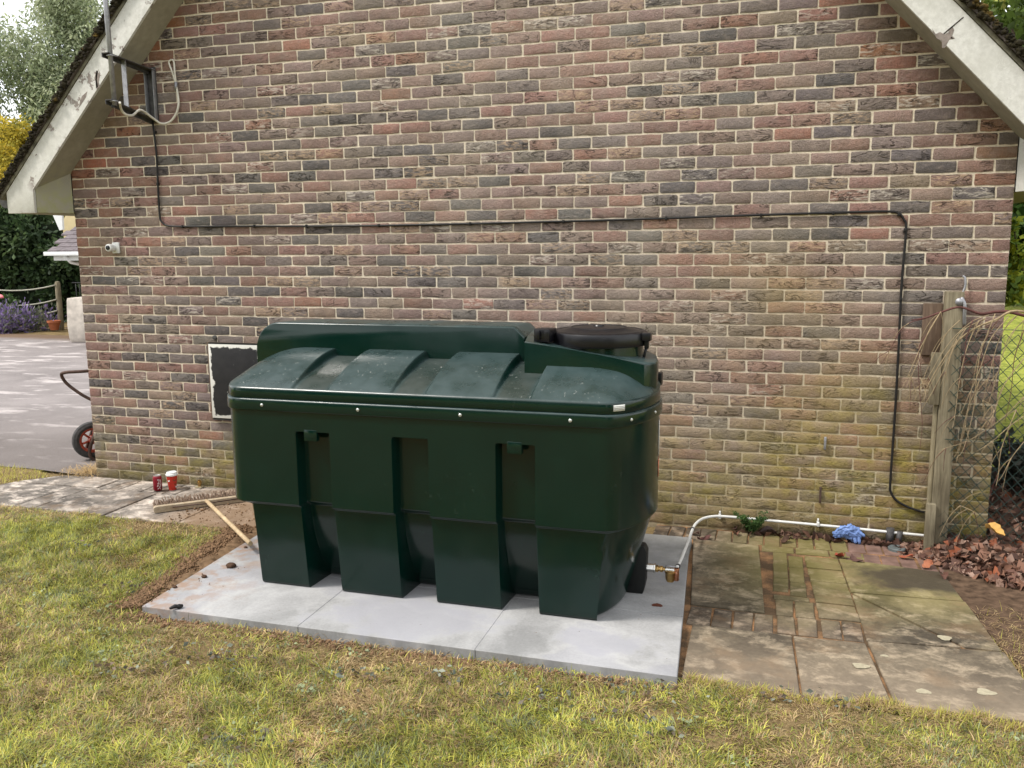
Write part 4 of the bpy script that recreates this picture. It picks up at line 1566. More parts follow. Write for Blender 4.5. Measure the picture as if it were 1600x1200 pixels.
box('brace', (0.800, -DP + 0.145, 2.850), (0.838, -DP + 0.151, 3.178), M['galv'], br)
for z_ in (3.165, 2.862):
    tube('u_bolt', [(PX - 0.028, -DP + 0.03, z_ + 0.01), (PX - 0.028, -DP - 0.005, z_ + 0.01), (PX - 0.015, -DP - 0.026, z_ + 0.01), (PX + 0.015, -DP - 0.026, z_ + 0.01), (PX + 0.028, -DP - 0.005, z_ + 0.01), (PX + 0.028, -DP + 0.03, z_ + 0.01)], 0.004, M['galv'], br, 6)
pole = empty('aerial_pole', (PX, -DP, 2.85), 'slim grey metal aerial pole clamped in the bracket beside the left verge', 'pole')
tube('pole_tube', [(PX - 0.002, -DP, 2.845), (PX - 0.012, -DP, 3.5), (PX - 0.028, -DP, 4.6)], 0.0165, M['galv'], pole, 14)
lathe('end_cap', [(0.0172, -0.012), (0.0172, 0.004)], (PX - 0.012, -DP, 2.845), M['black_rubber'], pole, 14)

wc = empty('cream_cable', (0.9, -0.05, 3.0), 'looped cream coaxial cable hanging beside the aerial bracket', 'cable')
L1 = [at(187, 160, -DP), at(190, 172, -0.40), at(180, 181, -0.38) if False else at(197, 179, -0.36), at(207, 180, -0.30), at(220, 172, -0.20), at(238, 184, -0.10), at(252, 193, -0.05), at(266, 190, -0.03), at(276, 176, -0.025), at(279, 158, -0.022), at(275, 132, -0.020)]
tube('cable_loop', spline(L1, 8), 0.0085, M['white_cable'], wc, 8)
tube('cable_tail', spline([at(275, 132, -0.02), at(269, 112, -0.02), at(264, 98, -0.018), at(268, 93, -0.016)], 6), 0.0065, M['white_cable'], wc, 8)
tube('cable_tail', spline([at(275, 132, -0.024), at(273, 112, -0.024), at(272, 98, -0.018), at(269, 93, -0.016)], 6), 0.0065, M['white_cable'], wc, 8)
tube('ferrule', [at(275, 128, -0.022), at(275, 142, -0.022)], 0.011, M['galv'], wc, 8)

bc = empty('black_cable', (3.4, -0.02, 2.0), 'black cable clipped across the brick wall and down beside the fence post', 'cable')
yc = -0.017
ctrl = [(0.80, 2.80), (0.812, 2.55), (0.803, 2.30), (0.804, 2.10), (0.825, 2.052), (0.88, 2.028), (1.03, 2.022), (1.6, 2.016), (2.3, 2.006), (3.14, 2.007), (3.8, 2.012), (4.45, 2.019),
        (5.2, 2.033), (5.75, 2.040), (5.93, 2.040), (5.985, 2.028), (6.015, 1.99), (6.030, 1.93), (6.024, 1.60), (6.030, 1.20), (6.032, 0.80), (6.030, 0.40), (6.036, 0.33), (6.07, 0.28), (6.13, 0.245), (6.19, 0.225), (6.235, 0.215)]
tube('cable_run', spline([(x_, yc - 0.002 * math.sin(x_ * 9 + z_ * 7), z_) for x_, z_ in ctrl], 6), 0.0072, M['black_rubber'], bc, 8)
for x_, z_ in [(0.806, 2.34), (0.812, 2.72), (1.0, 2.021), (1.62, 2.016), (2.05, 2.010), (2.62, 2.006), (3.3, 2.008), (3.95, 2.012), (4.62, 2.020), (5.2, 2.031), (5.62, 2.036), (5.985, 2.022), (6.024, 1.93), (6.026, 1.52)]:
    box('cable_clip', (x_ - 0.007, -0.027, z_ - 0.011), (x_ + 0.007, -0.004, z_ + 0.011), M['black_rubber'], bc, 0.002)

# two old pipe clips high on the damp strip
oc = empty('old_clip', (5.64, -0.01, 0.62), 'old corroded pipe clip left on the wall above the blue glove', 'pipe clip', 'old clips left on the wall')
box('clip_body', (5.632, -0.022, 0.575), (5.646, -0.004, 0.655), M['galv'], oc, 0.002)
oc2 = empty('old_clip', (5.63, -0.01, 0.26), 'lower corroded pipe clip just above the blue glove and supply pipe', 'pipe clip', 'old clips left on the wall')
box('clip_body', (5.620, -0.020, 0.225), (5.632, -0.004, 0.33), M['rust'], oc2, 0.002)

# ================================================================== SMALL THINGS ON THE GROUND
# drinks can
c0 = gnd(247, 767)
can = empty('drinks_can', (c0[0], c0[1], 0.004), 'dark red drinks can standing on the paving by the wall', 'can')
cr_ = 0.033
cb = lathe('can_body', [(0.024, 0.0), (0.030, 0.006), (cr_, 0.012), (cr_, 0.105), (0.028, 0.117), (0.0265, 0.1185)], (c0[0], c0[1], 0.004), M['can_red'], can, 28)
lathe('can_top', [(0.0275, 0.1185), (0.0275, 0.122), (0.0245, 0.122), (0.0235, 0.119), (0.003, 0.119)], (c0[0], c0[1], 0.004), M['can_top'], can, 28)
# white flowing script running up the side of the can
ang0 = math.atan2(CAM[1] - c0[1], CAM[0] - c0[0])


def script_stroke(name, ctrl, rad_, parent, mat, base, w):
    P_ = [(base[0] + rad_ * math.cos(ang0 + a), base[1] + rad_ * math.sin(ang0 + a), base[2] + z_) for a, z_ in ctrl]
    return tube(name, spline(P_, 5), w, mat, parent, 5)


for ctrl_ in ([(-0.05, 0.018), (0.35, 0.03), (0.1, 0.05), (-0.1, 0.035), (0.3, 0.065), (0.55, 0.05)],
              [(0.0, 0.06), (0.35, 0.075), (0.05, 0.092), (0.5, 0.088), (0.7, 0.07)],
              [(0.7, 0.016), (0.45, 0.022), (0.62, 0.04), (0.8, 0.058), (0.68, 0.092)]):
    s_ = script_stroke('lettering', ctrl_, cr_ + 0.0002, cb, M['white_print'], (c0[0], c0[1], 0.004), 0.0022)

# paper coffee cup
c1 = gnd(270, 766)
cup = empty('coffee_cup', (c1[0], c1[1], 0.004), 'red takeaway paper cup with white lid beside the can', 'cup')
cu = lathe('cup_body', [(0.026, 0.0), (0.0275, 0.002), (0.040, 0.118), (0.041, 0.122)], (c1[0], c1[1], 0.004), M['cup_red'], cup, 28)
lathe('cup_lid', [(0.0425, 0.116), (0.0445, 0.120), (0.0445, 0.128), (0.040, 0.131), (0.038, 0.143), (0.034, 0.145), (0.033, 0.140), (0.004, 0.140)], (c1[0], c1[1], 0.004), M['cup_white'], cup, 28)
lathe('base_band', [(0.0268, 0.0005), (0.0280, 0.008)], (c1[0], c1[1], 0.004), M['cup_white'], cup, 28)
for a, z_, rr, mt in ((-0.75, 0.082, 0.009, M['cup_white']), (0.95, 0.030, 0.009, M['cup_white']), (0.5, 0.09, 0.016, M['cup_brown']), (0.7, 0.055, 0.012, M['cup_brown'])):
    R0 = 0.0275 + 0.0125 * (z_ / 0.118) + 0.0006
    bm = bmesh.new()
    bmesh.ops.create_circle(bm, cap_ends=True, segments=14, radius=rr)
    for v in bm.verts:
        aa = ang0 + a + v.co.x / R0
        zz = z_ + v.co.y
        v.co = Vector((c1[0] + R0 * math.cos(aa), c1[1] + R0 * math.sin(aa), 0.004 + zz))
    link('printed_mark', bm_mesh('printed_mark', bm), mt, cu)

# small brass stub by the wall foot
p = gnd(325, 756)
st = empty('brass_stub', (p[0], p[1], 0), 'small brass pipe stub against the foot of the wall', 'pipe stub')
lathe('stub_body', [(0.012, 0.0), (0.012, 0.03), (0.018, 0.031), (0.018, 0.05), (0.010, 0.052), (0.010, 0.062)], (p[0], -0.05, 0.0), M['brass'], st, 10)
box('stub_foot', (p[0] - 0.03, -0.075, 0.0), (p[0] + 0.03, -0.03, 0.008), M['post_pale'], st, 0.002)

# wide broom lying behind the tank
bA = np.array([1.150, -0.735]); bB = np.array([1.86, -0.085])
dv = (bB - bA) / np.linalg.norm(bB - bA)
nv = np.array([-dv[1], dv[0]])               # away from the camera
broom = empty('broom', (float(bA[0] + dv[0] * .45), float(bA[1] + dv[1] * .45), 0.0), 'wide wooden broom lying on the paving with its bristles toward the wall', 'broom')
Lb = float(np.linalg.norm(bB - bA))


def bp(s_, t_, z_):
    q = bA + dv * s_ + nv * t_
    return (float(q[0]), float(q[1]), z_)


bm = bmesh.new()
pr = [(0.0, 0.012), (0.008, 0.006), (Lb - 0.008, 0.006), (Lb, 0.012), (Lb, 0.042), (Lb - 0.012, 0.051), (0.012, 0.051), (0.0, 0.042)]
A = [bm.verts.new(bp(s_, 0.0, z_)) for s_, z_ in pr]
B = [bm.verts.new(bp(s_, 0.030, z_ + 0.004)) for s_, z_ in pr]
bm.faces.new(A); bm.faces.new(B[::-1])
for i in range(len(pr)):
    bm.faces.new((A[i], B[i], B[(i + 1) % len(pr)], A[(i + 1) % len(pr)]))
bmesh.ops.bevel(bm, geom=list(bm.edges), offset=0.002, segments=1, affect='EDGES')
head = link('broom_head', bm_mesh('broom_head', bm), M['wood_dirty'], broom)
# bristle tufts: two rows
VV, FF, o_ = [], [], 0
for row, z_ in ((0, 0.028), (1, 0.042), (2, 0.056)):
    for k in range(120):
        s_ = 0.010 + (k + random.uniform(-.3, .3)) * (Lb - 0.020) / 119
        sp = random.uniform(-0.010, 0.010)
        a_, b_ = Vector(bp(s_, 0.026, z_)), Vector(bp(s_ + sp, 0.03 + random.uniform(0.055, 0.085), z_ + random.uniform(0.005, 0.034)))
        v_, f__, m__, n__ = tube_arrays([a_, a_.lerp(b_, 0.5), b_], [0.0022, 0.0030, 0.0036], 4)
        VV.append(np.array([q[:] for q in v_])); FF.append(np.array(f__) + o_); o_ += len(v_)
tag(link('bristles', npmesh('bristles', np.concatenate(VV), np.concatenate(FF), True), M['bristle'], broom), kind='stuff')
hs = 0.355
h0_ = Vector(bp(hs, -0.004, 0.050))
h1_ = Vector(gnd(398, 856, 0.115))
hd = (h1_ - h0_).normalized()
tube('handle', [h0_, h0_ + hd * 0.6, h0_ + hd * 1.28], 0.0140, M['wood'], broom, 12)
tube('brace', [bp(hs - 0.23, -0.006, 0.036), Vector(bp(hs - 0.08, -0.03, 0.040)), h0_ + hd * 0.09], 0.0042, M['rust'], broom, 6)
tube('brace', [bp(hs + 0.23, -0.006, 0.036), Vector(bp(hs + 0.08, -0.03, 0.040)), h0_ + hd * 0.09], 0.0042, M['rust'], broom, 6)

# old kerb stone with swept earth against it
ks = gnd(250, 782)
kb = link('rubble_stone', None, None) if False else None
bm = bmesh.new()
k0 = [(0.92, -0.46), (1.18, -0.20), (1.50, -0.30), (1.36, -0.43), (1.10, -0.53)]
vt = [bm.verts.new((x_ + 0.0, y_, 0.006 + (0.030 if 0 < i < 3 else 0.014))) for i, (x_, y_) in enumerate(k0)]
vb = [bm.verts.new((x_, y_, 0.0)) for x_, y_ in k0]
bm.faces.new(vt)
for i in range(5):
    bm.faces.new((vt[i], vb[i], vb[(i + 1) % 5], vt[(i + 1) % 5]))
bmesh.ops.bevel(bm, geom=list(bm.edges), offset=0.006, segments=2, affect='EDGES')
st_ = link('stone_flag', bm_mesh('stone_flag', bm, 40), M['left_slab'])
tag(st_, 'loose pale stone flag lying under the broom bristles by the wall', 'stone')


def lump(name, c, rx, ry, rz_, mat, seed, parent=None, sub=2, amp=0.25):
    bm = bmesh.new()
    bmesh.ops.create_icosphere(bm, subdivisions=sub, radius=1)
    g_ = np.random.default_rng(seed)
    off_ = g_.uniform(0, 50, 2)
    for v in bm.verts:
        k_ = 1 + amp * (2 * float(fbm(v.co.x * 2.2 + off_[0] + v.co.z, v.co.y * 2.2 + off_[1], 1.3, seed % 7)) - 1)
        v.co = Vector((c[0] + v.co.x * rx * k_, c[1] + v.co.y * ry * k_, c[2] + max(v.co.z, -0.35) * rz_ * k_))
    return link(name, bm_mesh(name, bm, 60), mat, parent)


# earth clods on the slab base
for q, (px_, py_, s_, lab) in enumerate([(361, 886, 0.030, 'largest dark earth clod on the left end of the slab base'), (319, 902, 0.017, 'small round earth clod left of the largest clod'),
                                         (384, 856, 0.012, 'small earth clod close beside the broom handle'), (273, 918, 0.014, 'flat earth clod near the soil bank at the left corner')]):
    p = gnd(px_, py_, 0.041)
    o = lump('earth_clod', (p[0], p[1], 0.041 + s_ * 0.25), s_, s_ * 0.8, s_ * 0.62, M['clod'], q + 40, None, 2, 0.35)
    tag(o, lab, 'clod', 'earth clods on the slab base')
p0, p1 = Vector(gnd(265, 951, 0.052)), Vector(gnd(286, 946, 0.052))
tag(tube('black_scrap', spline([p0, p0.lerp(p1, .35) + Vector((0, 0.004, .004)), p0.lerp(p1, .7), p1], 4), [0.006, 0.008, 0.009, 0.01, 0.012, 0.011, 0.01, 0.012, 0.013, 0.012, 0.01, 0.009, 0.006], M['black_rubber']),
    'dark scrap lying on the front left edge of the slab base', 'scrap')

# blue glove draped over the pipe
gp = np.array([5.795, -0.055, 0.075])
gx_, gz_ = np.meshgrid(np.linspace(-1, 1, 26), np.linspace(-1, 1, 20))
cr1 = fbm(gx_ * 2 + 4, gz_ * 2, 2.6, 2) - 0.5
cr2 = np.abs(fbm(gx_ * 3, gz_ * 3 + 9, 3.1, 5) - 0.5)
ox = gx_ * (0.085 + 0.02 * cr1) * (1 - 0.25 * np.abs(gz_)) + 0.018 * gz_
oz = gz_ * (0.045 + 0.02 * cr1) - 0.022 * np.maximum(0, gx_ - 0.1) - 0.015 * np.abs(gx_)
oy = -0.02 - 0.035 * np.sqrt(np.clip(1 - gz_ ** 2 * 0.9, 0, 1)) * (1 - 0.5 * gx_ ** 2) - 0.045 * cr2 + 0.02 * cr1
Vg = np.stack([gp[0] + ox.ravel(), gp[1] + oy.ravel() + 0.02, gp[2] + oz.ravel()], 1)
ii = (np.arange(19)[:, None] * 26 + np.arange(25)[None, :]).ravel()
glv = empty('disposable_glove', (5.795, -0.05, 0.05), 'crumpled blue disposable glove draped over the white pipe by the wall', 'glove')
o = link('palm', npmesh('palm', Vg, np.stack([ii, ii + 1, ii + 27, ii + 26], 1), True), M['glove'], glv)
md = o.modifiers.new('thickness', 'SOLIDIFY'); md.thickness = 0.002
for q, (a_, b_, c__, r__) in enumerate([((5.850, -0.075, 0.050), (5.862, -0.085, 0.022), (5.866, -0.080, -0.002), 0.012), ((5.832, -0.080, 0.045), (5.840, -0.088, 0.018), (5.842, -0.085, 0.004), 0.011),
                                        ((5.860, -0.07, 0.070), (5.882, -0.073, 0.058), (5.893, -0.07, 0.046), 0.011)]):
    tube('finger', spline([a_, b_, c__], 4), [r__ * k_ for k_ in (1, .85, 1.1, .8, 1.05, .9, 1.0, .8, .6)], M['glove'], glv, 8)

# gully with a stub of grey pipe beside the fence post
gu = empty('drain_gully', (6.08, -0.09, 0), 'grey plastic gully cover with dark pipe stub beside the wall foot', 'drain')
lathe('gully_cover', [(0.052, -0.005), (0.052, 0.012), (0.046, 0.017), (0.036, 0.013), (0.004, 0.013)], (6.075, -0.135, 0), M['gully'], gu, 22)
tube('pipe_stub', [(6.045, -0.03, 0.0), (6.045, -0.03, 0.10)], 0.024, M['darksteel'], gu, 12)
tube('pipe_stub', [(6.095, -0.035, 0.0), (6.10, -0.035, 0.085)], 0.018, M['darksteel'], gu, 12)

# ================================================================== FENCE
post = empty('fence_post', (6.31, -0.06, 0), 'lichen covered wooden fence post standing in leaves against the wall corner', 'fence post')
prism('post_shaft', [(6.258, -0.105), (6.352, -0.105), (6.352, -0.018), (6.258, -0.018)], 'z', -0.05, 1.572, M['post'], post, 0.004)
prism('batten', [(6.236, -0.085), (6.256, -0.085), (6.256, -0.045), (6.236, -0.045)], 'z', 0.26, 1.20, M['post_pale'], post, 0.002)
prism('cleat', [(6.198, -0.115), (6.255, -0.115), (6.255, -0.087), (6.198, -0.087)], 'z', 0.905, 1.215, M['post'], post, 0.003)
prism('stake', [(6.222, -0.150), (6.275, -0.150), (6.275, -0.112), (6.222, -0.112)], 'z', -0.03, 0.305, M['post'], post, 0.003)
prism('backing_board', [(6.150, -0.030), (6.256, -0.030), (6.256, -0.010), (6.150, -0.010)], 'z', 1.19, 1.50, M['post_dark'], post, 0.002)
tube('bracket_pin', spline([(6.335, -0.11, 1.54), (6.352, -0.12, 1.50), (6.356, -0.115, 1.44), (6.362, -0.105, 1.38)], 4), 0.010, M['galv'], post, 8)
lathe('bracket_bolt', [(0.022, 0), (0.022, -0.012), (0.012, -0.022), (0.002, -0.024)], (6.325, -0.106, 1.515), M['galv'], post, 12, 'y')
tube('hook', spline([(6.352, -0.03, 1.56), (6.365, -0.03, 1.60), (6.362, -0.025, 1.65), (6.350, -0.02, 1.66)], 4), 0.007, M['galv'], post, 6)

# chain link mesh
fen = empty('chain_link_fence', (7.0, -0.1, 0), 'dark green chain link fence running right from the wooden post', 'fence')
fx0, fx1, fz0, fz1 = 6.30, 8.2, 0.0, 1.36
st_ = 0.062


def fy(x_): return -0.112 - 0.10 * (x_ - 6.30) * 0.5


VV, FF, o_ = [], [], 0
for dirn in (1, -1):
    k = -40
    while k < 60:
        xs_ = fx0 + k * st_
        # clip the diagonal x = xs_ + dirn*(z - fz0)*0.86 to the panel
        seg = []
        for z_ in np.arange(fz0, fz1 + 1e-6, st_ / 2):
            x_ = xs_ + dirn * (z_ - fz0) * 0.86
            if fx0 <= x_ <= fx1:
                wob = 0.004 * math.sin(z_ * math.pi * 2 / st_) * dirn
                seg.append((x_ + 0.006 * math.sin(z_ * 9 + k), fy(x_) + wob + 0.012 * math.sin(x_ * 5 + z_ * 3), z_))
        k += 1
        if len(seg) < 2: continue
        v_, f__, m__, n__ = tube_arrays(seg, 0.0019, 4)
        VV.append(np.array([q[:] for q in v_])); FF.append(np.array(f__) + o_); o_ += len(v_)
o = link('wire_mesh', npmesh('wire_mesh', np.concatenate(VV), np.concatenate(FF), True), M['wire'], fen)
tag(o, kind='stuff')
tube('top_wire', [(fx0, fy(fx0), fz1), (fx1, fy(fx1), fz1 - 0.01)], 0.0025, M['wire'], fen, 6)
tube('middle_wire', [(fx0, fy(fx0), 0.70), (fx1, fy(fx1), 0.69)], 0.002, M['wire'], fen, 6)

# dry arching stems hanging over the fence
bush = empty('dry_shrub', (6.9, -0.2, 0.0), 'leafless shrub with straw coloured drooping stems arching over the fence', 'shrub')
Ys = -0.24
tube('main_branch', spline([(7.7, -0.12, 0.0), (7.45, -0.15, 0.8), (7.1, -0.18, 1.30), at(1596, 492, Ys), at(1560, 487, Ys), at(1532, 490, Ys), at(1500, 480, Ys), at(1470, 488, Ys), at(1445, 497, Ys), at(1424, 500, Ys)], 6),
     [0.014] * 20 + [0.007] * 20 + [0.004] * 20, M['stem_red'], bush, 6) if False else None
mb = spline([(7.7, -0.12, 0.0), (7.45, -0.15, 0.8), (7.1, -0.18, 1.30), at(1596, 492, Ys), at(1560, 487, Ys), at(1532, 490, Ys), at(1500, 480, Ys), at(1470, 488, Ys), at(1445, 497, Ys), at(1424, 500, Ys)], 6)
tube('main_branch', mb, list(np.linspace(0.013, 0.0035, len(mb))), M['stem_red'], bush, 6)
mb2 = spline([(7.6, -0.3, 0.0), (7.3, -0.32, 0.9), (7.0, -0.33, 1.32), at(1600, 487, -0.33), at(1555, 500, -0.33), at(1520, 515, -0.33), at(1490, 540, -.33), at(1462, 580, -.33), at(1440, 622, -.33)], 6)
tube('main_branch', mb2, list(np.linspace(0.011, 0.002, len(mb2))), M['stem'], bush, 6)
STEMS = [
    [(1555, 490), (1530, 560), (1521, 640), (1506, 700), (1494, 716)],
    [(1560, 500), (1532, 545), (1518, 610), (1508, 665), (1492, 732)],
    [(1540, 497), (1500, 520), (1478, 560), (1455, 600), (1428, 652)],
    [(1545, 492), (1515, 505), (1480, 540), (1450, 590), (1420, 640)],
    [(1510, 512), (1490, 545), (1478, 580), (1468, 606)],
    [(1530, 500), (1512, 540), (1500, 590), (1492, 650), (1488, 670)],
    [(1470, 487), (1450, 520), (1436, 560), (1424, 588), (1414, 610)],
    [(1468, 490), (1440, 540), (1420, 585), (1408, 610)],
    [(1445, 498), (1420, 505), (1405, 520), (1390, 548), (1376, 570)],
    [(1500, 500), (1480, 520), (1458, 556), (1440, 600), (1436, 626)],
    [(1600, 500), (1575, 530), (1560, 580), (1548, 620), (1532, 664)],
    [(1590, 492), (1566, 520), (1552, 560), (1545, 590), (1538, 600)],
    [(1600, 620), (1570, 650), (1540, 672), (1510, 690), (1478, 700), (1462, 706)],
    [(1600, 650), (1575, 668), (1550, 690), (1525, 706)],
    [(1600, 560), (1570, 600), (1555, 640), (1540, 670)],
    [(1535, 625), (1550, 635), (1552, 650), (1548, 668)],
    [(1530, 595), (1512, 640), (1498, 700), (1490, 716)],
    [(1588, 640), (1565, 700), (1560, 742), (1556, 760)],
    [(1600, 690), (1580, 716), (1568, 740), (1560, 752)],
    [(1500, 790), (1512, 795), (1522, 800), (1526, 803)],
    [(1502, 786), (1515, 775), (1530, 770), (1540, 768)],
    [(1450, 520), (1436, 545), (1436, 600), (1441, 660), (1437, 705)],
    [(1438, 590), (1446, 612), (1443, 630)],
    [(1520, 500), (1510, 530), (1506, 570), (1497, 600)],
    [(1600, 515), (1585, 560), (1580, 610), (1570, 660)],
    [(1576, 495), (1548, 530), (1530, 580), (1512, 622), (1500, 650)],
    [(1495, 530), (1476, 575), (1458, 610), (1440, 640), (1432, 650)],
]
gs = np.random.default_rng(9)
for q, s_ in enumerate(STEMS):
    Yq = -0.16 - 0.28 * gs.random()
    P_ = [at(px_, py_, Yq - 0.02 * k) for k, (px_, py_) in enumerate(s_)]
    sp_ = spline(P_, 5)
    tube('stem', sp_, list(np.linspace(0.0027, 0.0011, len(sp_))), M['stem_red'] if q in (21, 23, 24, 8) else M['stem'], bush, 5)
for q in range(75):      # fine side twigs
    s_ = STEMS[gs.integers(0, 20)]
    k = gs.integers(0, len(s_) - 1)
    x_, y_ = s_[k]
    dx, dy = gs.uniform(-38, 16), gs.uniform(15, 60)
    Yq = -0.12 - 0.3 * gs.random()
    sp_ = spline([at(x_, y_, Yq), at(x_ + dx * .5, y_ + dy * .35, Yq), at(x_ + dx, y_ + dy, Yq)], 4)
    tube('twig', sp_, list(np.linspace(0.0022, 0.0009, len(sp_))), M['stem'] if gs.random() < .6 else M['stem_red'], bush, 4)


# ================================================================== FOLIAGE
def leaf_quads(centers, size, cols, aspect=1.9, droop=0.0, seed=0, flat=0.0):
    """one bent leaf (2 quads) per centre"""
    g_ = np.random.default_rng(seed)
    n_ = len(centers)
    a = g_.normal(size=(n_, 3))
    a[:, 2] = a[:, 2] * (1 - flat) - droop
    a /= np.linalg.norm(a, axis=1)[:, None]
    b = g_.normal(size=(n_, 3))
    b -= a * (a * b).sum(1)[:, None]
    b /= np.linalg.norm(b, axis=1)[:, None]
    c = np.cross(a, b)
    s_ = (size * g_.uniform(0.6, 1.35, n_))[:, None]
    L = a * s_ * aspect / 2
    Wd = b * s_ / 2
    up = c * s_ * 0.18
    V_ = np.stack([centers - L, centers - Wd + up, centers + Wd + up, centers + L], 1)   # rhombus with a fold
    F_ = np.array([[0, 1, 3], [0, 3, 2]])
    idx = (np.arange(n_) * 4)[:, None, None] + F_[None]
    C_ = np.repeat(cols[:, None, :], 4, 1).reshape(-1, cols.shape[1])
    return V_.reshape(-1, 3), idx.reshape(-1, 3), C_


def crown_points(blobs, n, seed, shell=0.55):
    """points spread through ellipsoid clumps [(cx,cy,cz,rx,ry,rz)]"""
    g_ = np.random.default_rng(seed)
    bl = np.array(blobs)
    wt = bl[:, 3] * bl[:, 4] * bl[:, 5]
    k = g_.choice(len(bl), n, p=wt / wt.sum())
    d = g_.normal(size=(n, 3))
    d /= np.linalg.norm(d, axis=1)[:, None]
    r_ = g_.uniform(shell ** 3, 1, n) ** (1 / 3)
    return bl[k, :3] + d * bl[k, 3:6] * r_[:, None], k


def tree(name, label, cat, blobs, n, size, pal, trunk, seed, aspect=1.9, droop=0.0, clump=0.0, group=None, bark='bark', shell=0.3, ntrunk=None):
    """crown made of many small clumps of leaf faces, on a tapered trunk with limbs"""
    g_ = np.random.default_rng(seed)
    pts, k = crown_points(blobs, max(8, int(n / 26)), seed, shell)
    rep = 26
    r_c = clump if clump else size * 2.6
    c = np.repeat(pts, rep, 0) + g_.normal(size=(len(pts) * rep, 3)) * np.array([r_c, r_c, r_c * (0.8 if droop == 0 else 1.9)])
    pal = np.array(pal)
    pk = pal[g_.integers(0, len(pal), len(pts))]
    cols = np.repeat(pk, rep, 0) * g_.uniform(0.75, 1.3, (len(c), 1))
    V_, F_, C_ = leaf_quads(c, size, cols, aspect, droop, seed)
    base = trunk[0][0]
    root = empty(name, (base[0], base[1], 0), label, cat, group)
    me_ = npmesh('crown', V_, F_, False, C_)
    link('crown', me_, M['leaf'], root)
    for P_, r0, r1, nm in trunk_list(trunk):
        sp_ = spline(P_, 5)
        tube(nm, sp_, list(np.linspace(r0, r1, len(sp_))), M[bark], root, 8)
    return root


def trunk_list(trunk):
    out_ = []
    for k, item in enumerate(trunk):
        P_ = list(item[:-1])
        r0, r1 = item[-1]
        out_.append((P_, r0, r1, 'trunk' if k == 0 else 'limb'))
    return out_


WIL = [(0.28, 0.32, 0.19), (0.36, 0.40, 0.26), (0.20, 0.24, 0.14), (0.44, 0.47, 0.31)]


def willow(cx, cy, h, rx, label, seed, n=26000):
    g_ = np.random.default_rng(seed)
    bl = []
    for q in range(15):
        a = g_.uniform(0, 2 * math.pi)
        rr = rx * g_.uniform(0.1, 0.75)
        zz = h * g_.uniform(0.38, 0.92)
        k_ = 1.0 - 0.45 * max(0, zz / h - 0.6) / 0.4
        bl.append((cx + rr * math.cos(a) * k_, cy + rr * math.sin(a) * k_, zz, rx * 0.34, rx * 0.34, h * 0.11))
    bl.append((cx, cy, h * 0.93, rx * 0.3, rx * 0.3, h * 0.08))
    tr = [[(cx, cy, 0), (cx + .1, cy, h * .3), (cx - .1, cy, h * .6), (cx, cy, h * .93), (0.28, 0.04)]]
    for q in range(7):
        b = bl[q]
        tr.append([(cx, cy, h * g_.uniform(.25, .5)), ((cx + b[0]) / 2, (cy + b[1]) / 2, b[2] * .8), (b[0], b[1], b[2]), (0.10, 0.02)])
    return tree('willow_tree', label, 'tree', bl, n, 0.075, WIL, tr, seed, 2.8, 0.9, 0.20, 'pale willows beyond the drive', 'birch_bark')


willow(-25.7, 27.5, 14.2, 3.5, 'pale green willow tree rising behind the left roof edge', 31, 32000)
willow(-28.6, 24.5, 12.2, 2.6, 'pale green willow tree at far left edge behind the yellow conifer', 32, 22000)
willow(-21.4, 26.5, 11.0, 2.4, 'shorter willow half hidden by the left roof slope', 33, 14000)
# darker trees behind them
for q, (x_, y_, h_, r__, lab) in enumerate([(-33, 34, 9.5, 4.5, 'mid green broad tree far behind the willow at left'), (-26, 36, 10.0, 4.2, 'mid green tree far behind between the willows')]):
    g_ = np.random.default_rng(60 + q)
    bl = [(x_ + g_.uniform(-1, 1) * r__ * .7, y_ + g_.uniform(-1, 1) * r__ * .7, h_ * g_.uniform(.4, .85), r__ * .5, r__ * .5, h_ * .17) for _ in range(12)]
    tree('broadleaf_tree', lab, 'tree', bl, 15000, 0.17, [(0.10, 0.135, 0.06), (0.14, 0.18, 0.08), (0.07, 0.10, 0.045)], [[(x_, y_, 0), (x_, y_, h_ * .4), (x_, y_, h_ * .8), (.3, .05)]], 70 + q, 1.8, 0, 0.4, 'broadleaf trees far behind the drive')

# yellow conifer
g_ = np.random.default_rng(90)
bl = []
for q in range(26):
    z_ = g_.uniform(2.7, 5.3)
    rr = 1.9 * (1 - (z_ - 2.5) / 3.6)
    a = g_.uniform(0, 6.28)
    bl.append((-15.6 + rr * math.cos(a), 14.2 + rr * math.sin(a), z_, 0.55, 0.55, 0.35))
tree('golden_conifer', 'bright golden yellow conifer behind the dark hedge at left', 'conifer', bl, 26000, 0.062,
     [(0.44, 0.33, 0.035), (0.34, 0.29, 0.04), (0.20, 0.19, 0.035), (0.50, 0.40, 0.06)], [[(-15.6, 14.2, 0), (-15.6, 14.2, 3), (-15.6, 14.2, 5.2), (.14, .03)]], 91, 1.6, 0, 0.11)

# dark laurel hedge
bl = []
for q in range(60):
    x_ = -18.5 + 11.5 * (q / 60) + g_.uniform(-.2, .2)
    bl.append((x_, 13.1 + g_.uniform(-.35, .35), g_.uniform(0.3, 2.75), 0.55, 0.5, 0.48))
hg = tree('laurel_hedge', 'dense dark green hedge behind the rope fence at left', 'hedge', bl, 46000, 0.085,
          [(0.030, 0.055, 0.020), (0.045, 0.080, 0.028), (0.020, 0.038, 0.015), (0.075, 0.115, 0.045)], [[(-14, 13.2, 0), (-14, 13.2, 1), (-14, 13.2, 2), (.08, .03)]], 92, 1.9, 0, 0.15)
box('hedge_core', (-18.8, 13.0, 0.0), (-6.9, 13.7, 2.55), simple('dark_twiggy_core', (0.008, 0.012, 0.006), 0.95, 0.05, 0.4, 9), hg)

